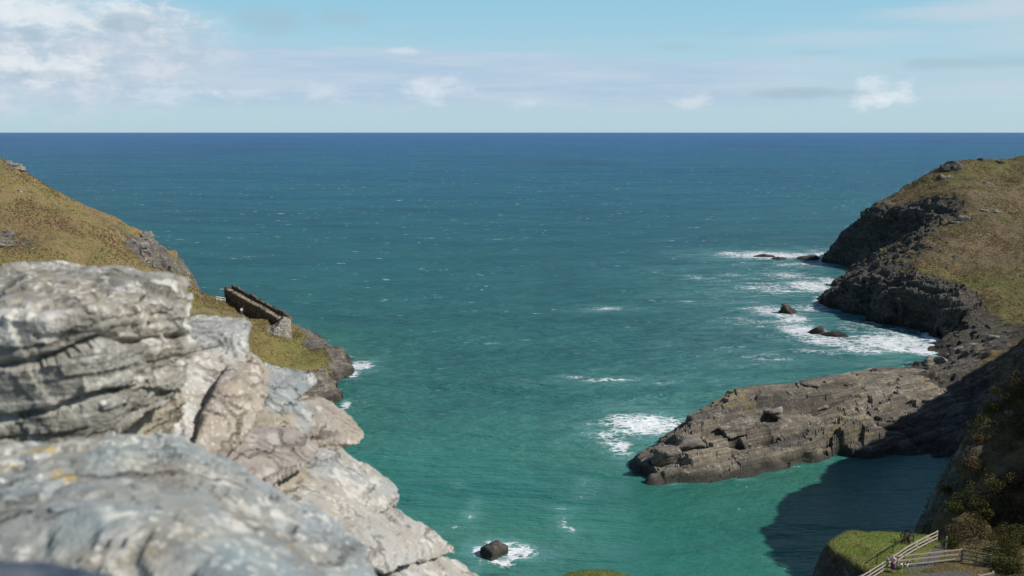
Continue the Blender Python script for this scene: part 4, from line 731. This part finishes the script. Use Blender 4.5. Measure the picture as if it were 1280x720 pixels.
# ------------------------------------------------------------------ people and the dog
M_skin = plain('skin', (.52, .34, .26), .6, .08); M_shoe = plain('shoe', (.03, .03, .035), .6)
def skin(name, V, E, Rr, mat, parent=None, sub=1):
    me = bpy.data.meshes.new(name); me.from_pydata(V, E, []); me.update(); o = bpy.data.objects.new('tmp', me); COL.objects.link(o)
    m = o.modifiers.new('s', 'SKIN'); m.use_smooth_shade = True; s2 = o.modifiers.new('u', 'SUBSURF'); s2.levels = sub; s2.render_levels = sub
    for k, v in enumerate(me.skin_vertices[0].data):
        r = Rr[k]; v.radius = (r, r) if not isinstance(r, tuple) else r; v.use_root = (k == 0)
    dg = bpy.context.evaluated_depsgraph_get(); dg.update(); r = bpy.data.meshes.new_from_object(o.evaluated_get(dg)); bpy.data.objects.remove(o)
    r.materials.clear(); return link(name, r, mat, parent)
def person(loc, rz, label, top, bottom, hair, skirt=True, lean=0.0, reach=.5, size=1.0):
    root = empty('person', loc, label, 'person', rz=rz); root.scale = (size,)*3
    V = [(0, 0, .93)]; E = []; Rr = [(.15, .11)]
    def add(p, par, r): V.append(p); Rr.append(r); E.append((par, len(V)-1)); return len(V)-1
    def ln(y, z): return (y-lean*(z-.93)*1.0, z)       # forward is -y
    def pt(x, y, z): yy, zz = ln(y, z); return (x, yy, zz)
    w = add(pt(0, 0, 1.08), 0, (.13, .10)); ch = add(pt(0, 0, 1.28), w, (.16, .115)); nk = add(pt(0, -.01, 1.44), ch, .06); h1 = add(pt(0, -.03, 1.53), nk, .075); h2 = add(pt(0, -.045, 1.61), h1, .095); add(pt(0, -.03, 1.68), h2, .065); add(pt(0, -.15, 1.59), h2, .016)
    for s_ in (-1, 1):
        sh_ = add(pt(.19*s_, 0, 1.38), ch, .058); el_ = add(pt(.25*s_, -.10*reach, 1.13), sh_, .043); wr = add(pt(.22*s_, -.10*reach-.32*reach, 1.0+.12*reach), el_, .03); pm = add(pt(.21*s_, -.18*reach-.36*reach, .95+.13*reach), wr, (.035, .02))
        for k in range(4): add(pt(.21*s_+(k-1.5)*.02, -.18*reach-.36*reach-.06, .89+.13*reach-.008*abs(k-1)), pm, .009)
        add(pt(.17*s_, -.18*reach-.36*reach-.03, .93+.13*reach), pm, .010)
        hp = add((.09*s_, 0, .86), 0, .095); kn = add((.10*s_, -.02, .49), hp, .06); an = add((.10*s_, .02, .09), kn, .04); add((.10*s_, -.14, .04), an, .035)
    skin('body', V, E, Rr, M_skin, root)
    def tube(name, rings, mat, n=16):
        vs_, fs = [], []
        for (x, y, z, rx, ry) in rings:
            for k in range(n): vs_.append((x+rx*math.cos(2*math.pi*k/n)*(1+.04*math.sin(5*k)), y+ry*math.sin(2*math.pi*k/n), z))
        for j in range(len(rings)-1):
            for k in range(n): fs.append((j*n+k, j*n+(k+1) % n, (j+1)*n+(k+1) % n, (j+1)*n+k))
        return link(name, evaluated(mesh_of(vs_, fs, name), [('SOLIDIFY', dict(thickness=.012, offset=1))]), mat, root)
    def yl(z): return -lean*(z-.93)
    tube('shirt', [(0, yl(z), z, a, b) for z, a, b in ((.88, .20, .15), (1.02, .17, .13), (1.2, .19, .14), (1.34, .21, .135), (1.42, .13, .10), (1.46, .075, .075))], top)
    for s_ in (-1, 1):
        tube('sleeve', [(.19*s_, yl(1.38), 1.40, .075, .08), (.23*s_, yl(1.25)-.05*reach, 1.22, .068, .07), (.25*s_, yl(1.13)-.10*reach, 1.10, .062, .062)], top)
    if skirt: tube('skirt', [(0, yl(.96), .98, .175, .135), (0, 0, .8, .215, .17), (0, 0, .55, .245, .20), (0, .01, .36, .265, .22)], bottom)
    else:
        for s_ in (-1, 1): tube('trouser_leg', [(.085*s_, 0, .94, .12, .125), (.095*s_, -.01, .7, .095, .10), (.10*s_, -.02, .48, .078, .08), (.10*s_, .015, .1, .068, .075)], bottom)
    for s_ in (-1, 1): skin('shoe', [(.10*s_, .04, .05), (.10*s_, -.10, .045), (.10*s_, -.17, .035)], [(0, 1), (1, 2)], [.048, .045, .03], M_shoe, root)
    hy = -lean*.68
    hm = skin('hair', [(0, hy-.01, 1.66), (0, hy+.05, 1.60), (0, hy+.06, 1.48)], [(0, 1), (1, 2)], [.108, .10, .06], hair, root)
    return root
M_pink = plain('blouse', (.72, .60, .66), .8, .08); M_purp = plain('purple_cloth', (.16, .075, .22), .85, .15); M_hair = plain('auburn_hair', (.25, .12, .07), .6); M_wsh = plain('pale_shirt', (.66, .70, .78), .8, .06); M_den = plain('denim', (.09, .12, .2), .85); M_hd = plain('dark_hair', (.05, .035, .03), .6)
x, y = g2(1116, 714.5); person((x, y, gnd(x, y)), R(-38), 'person in pale pink top and long purple skirt leaning on the timber fence', M_pink, M_purp, M_hair, True, .38, 1.0, 1.0)
q = ih.hit(302, 394, 150); person(q, R(30), 'person in pale shirt and dark trousers walking on the grass by the ruined wall', M_wsh, M_den, M_hd, False, .05, .25, 1.0)
# dog standing beside the person in purple
x, y = g2(1130, 711); root = empty('dog', (x, y, gnd(x, y)), 'white dog with dark patches standing on the path by the fence', 'dog', rz=R(15)); root.scale = (1.15,)*3
V = [(.0, 0, .42)]; E = []; Rr = [(.10, .11)]
def add(p, par, r): V.append(p); Rr.append(r); E.append((par, len(V)-1)); return len(V)-1
cst = add((.24, 0, .41), 0, (.105, .13)); rmp = add((-.24, 0, .44), 0, (.095, .10)); nk = add((.38, 0, .52), cst, .075); hd = add((.48, 0, .60), nk, .075); mz = add((.58, 0, .57), hd, .042); add((.64, 0, .56), mz, .03)
tl = add((-.36, 0, .47), rmp, .03); tl = add((-.48, 0, .55), tl, .024); add((-.54, 0, .63), tl, .015)
for s_ in (-1, 1):
    a1 = add((.24, .08*s_, .30), cst, .05); a2 = add((.23, .085*s_, .16), a1, .032); a3 = add((.24, .085*s_, .04), a2, .025); add((.28, .085*s_, .02), a3, .026)
    b1_ = add((-.22, .08*s_, .30), rmp, .065); b2_ = add((-.19, .085*s_, .24), b1_, .045); b3_ = add((-.29, .085*s_, .14), b2_, .026); b4_ = add((-.27, .085*s_, .03), b3_, .023); add((-.23, .085*s_, .02), b4_, .026)
    e1_ = add((.46, .05*s_, .67), hd, .022); add((.43, .085*s_, .66), e1_, .014)
m, t, out = material('dog_coat'); oc = t.new('ShaderNodeTexCoord').outputs['Object']; pn = t.noise(oc, 4.5, 2); c = t.mix(t.step(pn, .52, .55), (.72, .70, .66), (.04, .035, .03)); principled(t, out, c, .9)
skin('body', V, E, Rr, m, root)

# ------------------------------------------------------------------ the ruined curtain wall on the island slope
def rubble(name, c1, c2, sc=2.2):
    m, t, out = material(name); pos = t.new('ShaderNodeNewGeometry').outputs['Position']; q = t.map(pos, (1, 1, 1.7))
    v = t.voro(q, sc, 'F1', 1); e = t.voro(q, sc, 'DISTANCE_TO_EDGE'); n = t.noise(pos, 1.2, 5, .65)
    c = t.mix(t.new('ShaderNodeSeparateColor', {0: v}).outputs[0], c1, c2); c = t.mix(t.step(e, .08, .0), c, tuple(x*.35 for x in c1)); c = t.mix(t.step(n, .5, .68, 0, .6), c, tuple(x*.6 for x in c2)); 
    principled(t, out, c, .95, t.bump(e, .25, .8), .2); return m
M_rub = rubble('rubble_brown', (.09, .075, .062), (.24, .20, .155), 1.5); M_rubg = rubble('rubble_grey', (.20, .18, .155), (.38, .355, .31), 1.6); M_walk = rubble('walk_top', (.30, .245, .165), (.36, .30, .21), 1.1)
Fi, Ni = Vector(at(280, 361, Y=237)), Vector(at(353, 402, Y=211.5)); along = (Ni-Fi); along.z = 0; along.normalize(); outw = Vector((-along.y, along.x, 0))
if outw.x < 0: outw = -outw
rw = empty('ruined_wall', (Fi+Ni)/2-Vector((0, 0, 3)), 'dark ruined curtain wall with a raised parapet crossing the grass slope above the sea', 'ruined wall'); rw['kind'] = 'thing'; bpy.context.view_layer.update(); RI = rw.matrix_world.inverted()
def masonry(name, pts, mat, vox=.16, rough=.11, lab=None, seed=0):
    me = hull([tuple(p) for p in pts], vox); V = verts_of(me); N = norms_of(me); V = V+N*(rough*fbm(V*1.6, 3, seed)+.06*vn(V*4, seed+4))[:, None]; V[:, 2] += np.where(N[:, 2] > .3, (.5*fbm(V*np.array([.45, .45, 0])+seed, 3, seed+7)+.22*vn(V*np.array([1.6, 1.6, 0]), seed+8))*(rough > .075), 0); put(me, V); me.transform(RI); o = link(name, me, mat, rw, False)
    if lab: o['label'] = lab
    return o
def wline(f): return Fi.lerp(Ni, f)
dn = Vector((0, 0, -5))
doorf = .36
def seg(f0, f1, off0, off1, lift0, lift1, depth): 
    pts = []
    for f, lf in ((f0, lift0), (f1, lift1)):
        for o_ in (off0, off1):
            b = wline(f)+outw*o_; pts += [b+Vector((0, 0, lf)), b+Vector((0, 0, -depth))]
    return pts
masonry('wall_face', seg(0, 1.0, 0, 2.3, 0, 0, 6.5), M_rub, .2, .08, None, 1)
masonry('wall_walk', seg(.01, .985, .18, 1.75, .12, .12, .25), M_walk, .16, .07, 'tan trodden top of the wall', 2)
masonry('parapet', seg(0, 1.0, 1.75, 2.4, .9, .95, .4), M_rub, .15, .10, None, 3)
masonry('parapet', seg(.965, 1.0, .05, 2.4, .35, .95, .4), M_rub, .15, .08, 'parapet returning across the end of the wall', 4)
masonry('parapet', seg(0, .03, .05, 2.4, .35, .75, .4), M_rub, .15, .08, None, 6)
e0 = [Vector(at(x, y, Y=d)) for x, y, d in ((333, 411, 211), (345, 404, 211.5), (356, 396, 211.8), (358, 400, 211.5), (359, 423, 208), (343, 428, 206.5), (325, 433, 205))]
masonry('end_wall', e0+[p+Vector((.8, 1.3, -.2)) for p in e0]+[p+Vector((0, 0, -2)) for p in e0[-3:]], M_rubg, .16, .09, 'lighter grey end wall facing the sun', 5)
b = wline(doorf)-outw*.06; b.z = gnd(b.x-outw.x*.3, b.y-outw.y*.3, ih)
MB().box(b+Vector((0, 0, -.2)), b+Vector((0, 0, 1.9)), .5, .22, outw).build('doorway_slot', plain('pale_slot', (.45, .37, .24)), rw)  # pale panel put in for the light slot of the gate opening
# fences on the island slope
def ig(px, py): return ih.hit(px, py, 150)
pf = empty('paling_fence', ig(241, 393), 'pale wooden paling fence on the grass slope just above the slanting slab', 'fence'); bpy.context.view_layer.update(); prev = None
for k, px in enumerate([236, 238.5, 241, 243, 245.5, 248, 250, 252.5, 255, 257, 259.5, 262, 264, 266.5, 269, 271.5, 279, 281.5, 284, 286, 288.5]):
    q = ig(px, 393.5+(1.0 if px > 275 else 0)+.03*(px-240)*0); hh_ = random.uniform(.95, 1.3)*(.8 if px > 275 else 1); MB().box(q-Vector((0, 0, .2)), q+Vector((random.uniform(-.08, .08), 0, hh_)), .13).build('paling', M_wood, pf)
    if prev is not None and px != 279: MB().box(prev+Vector((0, .1, .6)), q+Vector((0, .1, .6)), .06, .09).build('rail', M_wood_d, pf)
    prev = q
wr_ = empty('railing', ig(276, 378), 'small white railing where the grass slope meets the far end of the ruined wall', 'railing'); bpy.context.view_layer.update()
q0, q1 = ig(271, 377), ig(281.5, 378.5)
for f in (0, .5, 1): q = q0.lerp(q1, f); MB().box(q-Vector((0, 0, .2)), q+Vector((0, 0, 1.2)), .12).build('post', M_white, wr_)
for h_ in (.65, 1.15): MB().box(q0+Vector((0, 0, h_)), q1+Vector((0, 0, h_)), .08, .12).build('rail', M_white, wr_)

# ------------------------------------------------------------------ bushes, grass
def leaf_mat(name, c1, c2, c3):
    m, t, out = material(name); pos = t.new('ShaderNodeNewGeometry').outputs['Position']; n = t.noise(pos, 1.3, 3); n2 = t.noise(pos, 9, 2)
    c = t.mix(t.step(n, .4, .6), c1, c2); c = t.mix(t.step(n2, .55, .7), c, c3)
    d = t.new('ShaderNodeBsdfDiffuse', {0: c}); tr = t.new('ShaderNodeBsdfTranslucent', {0: c}); mx = t.new('ShaderNodeMixShader', {0: .25, 1: d.outputs[0], 2: tr.outputs[0]}); t.l.new(mx.outputs[0], out.inputs[0]); return m
ML = [leaf_mat('leaf_olive', (.09, .09, .035), (.13, .12, .05), (.14, .115, .055)), leaf_mat('leaf_rust', (.135, .095, .055), (.16, .115, .065), (.11, .10, .045)), leaf_mat('leaf_green', (.07, .095, .03), (.10, .11, .04), (.14, .12, .05))]
M_twig = plain('twig', (.06, .045, .03))
def shrub(px, py, r, h, mk, label, n=1500, seed=0, y0=75, group='bushes on the slope above the landing'):
    rg = np.random.default_rng(500+seed); c = vh.hit(px, py, y0); root = empty('bush', c, label, 'bush', group)
    k = 9; cc = rg.normal(0, .42, (k, 3))*np.array([r, r, h*.35])+np.array([0, 0, h*.5]); rr = rg.uniform(.3, .55, k)*r
    P = []; 
    d = rg.normal(0, 1, (n, 3)); d /= np.linalg.norm(d, axis=1)[:, None]; w = rg.integers(0, k, n); P = cc[w]+d*(rr[w]*rg.uniform(.55, 1.08, n)**.6)[:, None]*np.array([1, 1, .8]); P[:, 2] = np.abs(P[:, 2])
    vs_ = []; fs = []
    for i in range(n):
        u = rg.normal(0, 1, 3); u /= np.linalg.norm(u); v = np.cross(u, rg.normal(0, 1, 3)); v /= np.linalg.norm(v); s_ = rg.uniform(.05, .13); p = P[i]
        vs_ += [tuple(p-u*s_), tuple(p+v*s_*.5), tuple(p+u*s_), tuple(p-v*s_*.5)]; fs.append((4*i, 4*i+1, 4*i+2, 4*i+3))
    link('foliage', mesh_of(vs_, fs, 'foliage'), ML[mk], root, False)
    mb = MB()
    for i in range(7):
        mb.box(Vector((0, 0, -.2)), Vector(cc[i % k])*.9, .05)
    me = bpy.data.meshes.new('stems'); mb.bm.to_mesh(me); mb.bm.free(); link('stem', me, M_twig, root, False); return root
for k, (px, py, r, h, mk, lab) in enumerate([(1203, 676, 1.5, 1.7, 1, 'reddish brown sunlit bush just beyond the corner of the timber fences'), (1218, 668, 1.6, 1.9, 0, 'olive bush behind the reddish bush'), (1192, 682, 1.0, 1.1, 2, 'small green bush at the end of the stepped fence'), (1258, 690, 2.0, 2.0, 0, 'wide olive bush overhanging the path'),
        (1275, 682, 1.8, 2.2, 0, 'tall olive bush at the picture edge above the path'), (1246, 706, 1.1, 1.0, 2, 'low green bush at the end of the shaded fence'), (1265, 716, 1.3, 1.2, 2, 'low green bush at the near edge of the path'), (1235, 650, 1.6, 1.4, 0, 'olive scrub high above the reddish bush'), (1272, 650, 1.8, 1.4, 1, 'rusty scrub above the tall olive bush'),
        (1222, 636, 1.5, 1.2, 0, 'sunlit scrub halfway up the dark slope'), (1195, 640, 1.3, 1.0, 2, 'dark scrub at the foot of the slope by the water'), (1246, 612, 1.5, 1.1, 0, 'brown tipped scrub in the middle of the dark slope'), (1274, 605, 1.6, 1.2, 1, 'rusty scrub in the middle of the dark slope'), (1214, 588, 1.2, .9, 1, 'scrub on the lower edge of the dark slope over the cove'),
        (1225, 552, 1.2, .9, 1, 'reddish scrub on the edge of the slope over the cove'), (1262, 496, 1.4, 1.0, 0, 'scrub at the top edge of the slope over the cove'), (1276, 484, 1.4, 1.0, 1, 'rusty scrub topping the slope at the picture edge'), (1277, 545, 1.5, 1.0, 1, 'rusty scrub under the pale stone on the slope'), (1243, 512, 1.1, .8, 2, 'green scrub on the upper edge of the slope over the cove'), (1185, 618, 1.0, .7, 0, 'lowest scrub on the rocky edge beside the water')]):
    shrub(px, py, r, h, mk, lab, int(900*r), k)
# grass blades on the near ledges
rg = np.random.default_rng(4); cand = np.c_[rg.uniform(2, 58, 90000), rg.uniform(76, 100, 90000)]
Kn = sdpoly(cand, knoll); Kb = sdpoly(cand, bluff); Kt = sdpoly(cand, terr); Kp = np.maximum(sdpoly(cand, pathp), sdpoly(cand, path2))
prob = np.where(np.maximum(Kn, Kb) > -.2, 1.0, np.where(Kt > -.3, .5, 0))*(Kp < -.25)
ed = np.exp(-np.minimum(np.abs(Kn), np.abs(Kb))/.4)
keep = rg.random(len(cand)) < prob*.75; cand, ed = cand[keep], ed[keep]; zz = vh.ev(cand[:, 0], cand[:, 1]); vs_ = []; fs = []
for i, ((x, y), z_) in enumerate(zip(cand, zz)):
    an = rg.uniform(0, 6.28); hgt = rg.uniform(.06, .16)+.16*ed[i]*rg.random()+(.3 if rg.random() < .004 else 0); w = .025; lx_, ly_ = rg.normal(0, .35, 2)*hgt
    vs_ += [(x-w*math.cos(an), y-w*math.sin(an), z_-.03), (x+w*math.cos(an), y+w*math.sin(an), z_-.03), (x+lx_, y+ly_, z_+hgt)]; fs.append((3*i, 3*i+1, 3*i+2))
m = leaf_mat('grass_blade', (.17, .25, .045), (.25, .29, .07), (.33, .28, .12)); tag(link('grass', mesh_of(vs_, fs, 'grass'), m, None, False), 'short green and straw grass covering the knoll and the ledges by the path', 'grass', None, 'stuff')
# scrub covering the valley side: too dense to count
rg = np.random.default_rng(9); cand = np.c_[rg.uniform(40, 75, 26000), rg.uniform(84, 122, 26000)]; zz = vh.ev(cand[:, 0], cand[:, 1])
cl = fbm(np.c_[cand*.45, zz*.3], 3, 301); io_ = np.maximum(np.maximum(sdpoly(cand, knoll), sdpoly(cand, terr)), sdpoly(cand, path2)); keep = (io_ < -.6) & (zz > 6) & (cl > -.02) & (cand[:, 0] < cand[:, 1]*.60); cand, zz, cl = cand[keep], zz[keep], cl[keep]; vs_ = []; fs = []; mi = []
for i, ((x, y), z_) in enumerate(zip(cand, zz)):
    hgt = min(1.3, 3.2*cl[i]+.25)
    for q in range(4):
        u = rg.normal(0, 1, 3); u /= np.linalg.norm(u); v = np.cross(u, rg.normal(0, 1, 3)); v /= np.linalg.norm(v); s_ = rg.uniform(.06, .15); p = np.array([x, y, z_+hgt*rg.random()**.6])+rg.normal(0, .12, 3)
        n0 = len(vs_); vs_ += [tuple(p-u*s_), tuple(p+v*s_*.55), tuple(p+u*s_), tuple(p-v*s_*.55)]; fs.append((n0, n0+1, n0+2, n0+3)); mi.append(int(3*((cl[i]*2.3+.15*rg.random()) % 1)))
o = link('undergrowth', mesh_of(vs_, fs, 'undergrowth'), ML[0], None, False); o.data.materials.append(ML[1]); o.data.materials.append(ML[2]); o.data.polygons.foreach_set('material_index', [min(2, k) for k in mi])
tag(o, 'low tangled scrub and heather over the shaded slope above the fences', 'undergrowth', None, 'stuff')

# tufts of heather and grass roughening the far slopes
m_tuft = [leaf_mat('tuft_straw', (.34, .28, .12), (.40, .31, .16), (.30, .24, .12)), leaf_mat('tuft_brown', (.27, .19, .12), (.32, .22, .145), (.22, .165, .09)), leaf_mat('tuft_green', (.22, .23, .07), (.29, .28, .09), (.32, .26, .12))]
def tufts(hf, x0, x1, y0, y1, n, size, seed, label, lim):
    rg = np.random.default_rng(seed); C_ = np.c_[rg.uniform(x0, x1, n), rg.uniform(y0, y1, n)]; z = hf.ev(C_[:, 0], C_[:, 1]); i = np.clip(np.searchsorted(hf.xs, C_[:, 0]), 0, len(hf.xs)-1); j = np.clip(np.searchsorted(hf.ys, C_[:, 1]), 0, len(hf.ys)-1)
    rk = hf.A['rock'].reshape(hf.X.shape)[j, i]; cl = fbm(np.c_[C_*.10, 0*z], 4, seed+1, .6); keep = (z > 3) & (rk < .45) & (np.abs(C_[:, 0]) < C_[:, 1]*.56) & (rg.random(n) < np.clip(.35+1.6*cl, .06, 1)) & lim(C_); C_, z, cl = C_[keep], z[keep], cl[keep]; vs_ = []; fs = []; mi = []
    for (x, y), zz_, c_ in zip(C_, z, cl):
        k = 1 if c_+.22*rg.normal() > .17 else (2 if rg.random() < .4 else 0)
        for q in range(3):
            s_ = size*rg.uniform(.5, 1.2); an = rg.uniform(0, 3.14); ca, sa = math.cos(an)*s_, math.sin(an)*s_; lx, ly = rg.normal(0, .35, 2)*s_; h_ = s_*rg.uniform(.5, 1.0); n0 = len(vs_)
            ox, oy = rg.normal(0, .3, 2)*size
            vs_ += [(x+ox-ca*.6, y+oy-sa*.6, zz_-.1), (x+ox+ca*.6, y+oy+sa*.6, zz_-.1), (x+ox+ca*.35+lx, y+oy+sa*.35+ly, zz_+h_), (x+ox-ca*.4+lx, y+oy-sa*.4+ly, zz_+h_*.8)]; fs.append((n0, n0+1, n0+2, n0+3)); mi.append(k)
    o = link('heather', mesh_of(vs_, fs, 'heather'), m_tuft[0], None, False); o.data.materials.append(m_tuft[1]); o.data.materials.append(m_tuft[2]); o.data.polygons.foreach_set('material_index', mi); tag(o, label, 'heather', None, 'stuff')
tufts(ih, -125, -32, 160, 238, 80000, .21, 801, 'rough straw and brown tufts over the island slope', lambda C_: C_[:, 1] > 0)
tufts(hl, 100, 225, 225, 405, 90000, .27, 831, 'rough grass and heather tufts over the headland turf', lambda C_: C_[:, 1] > 0)
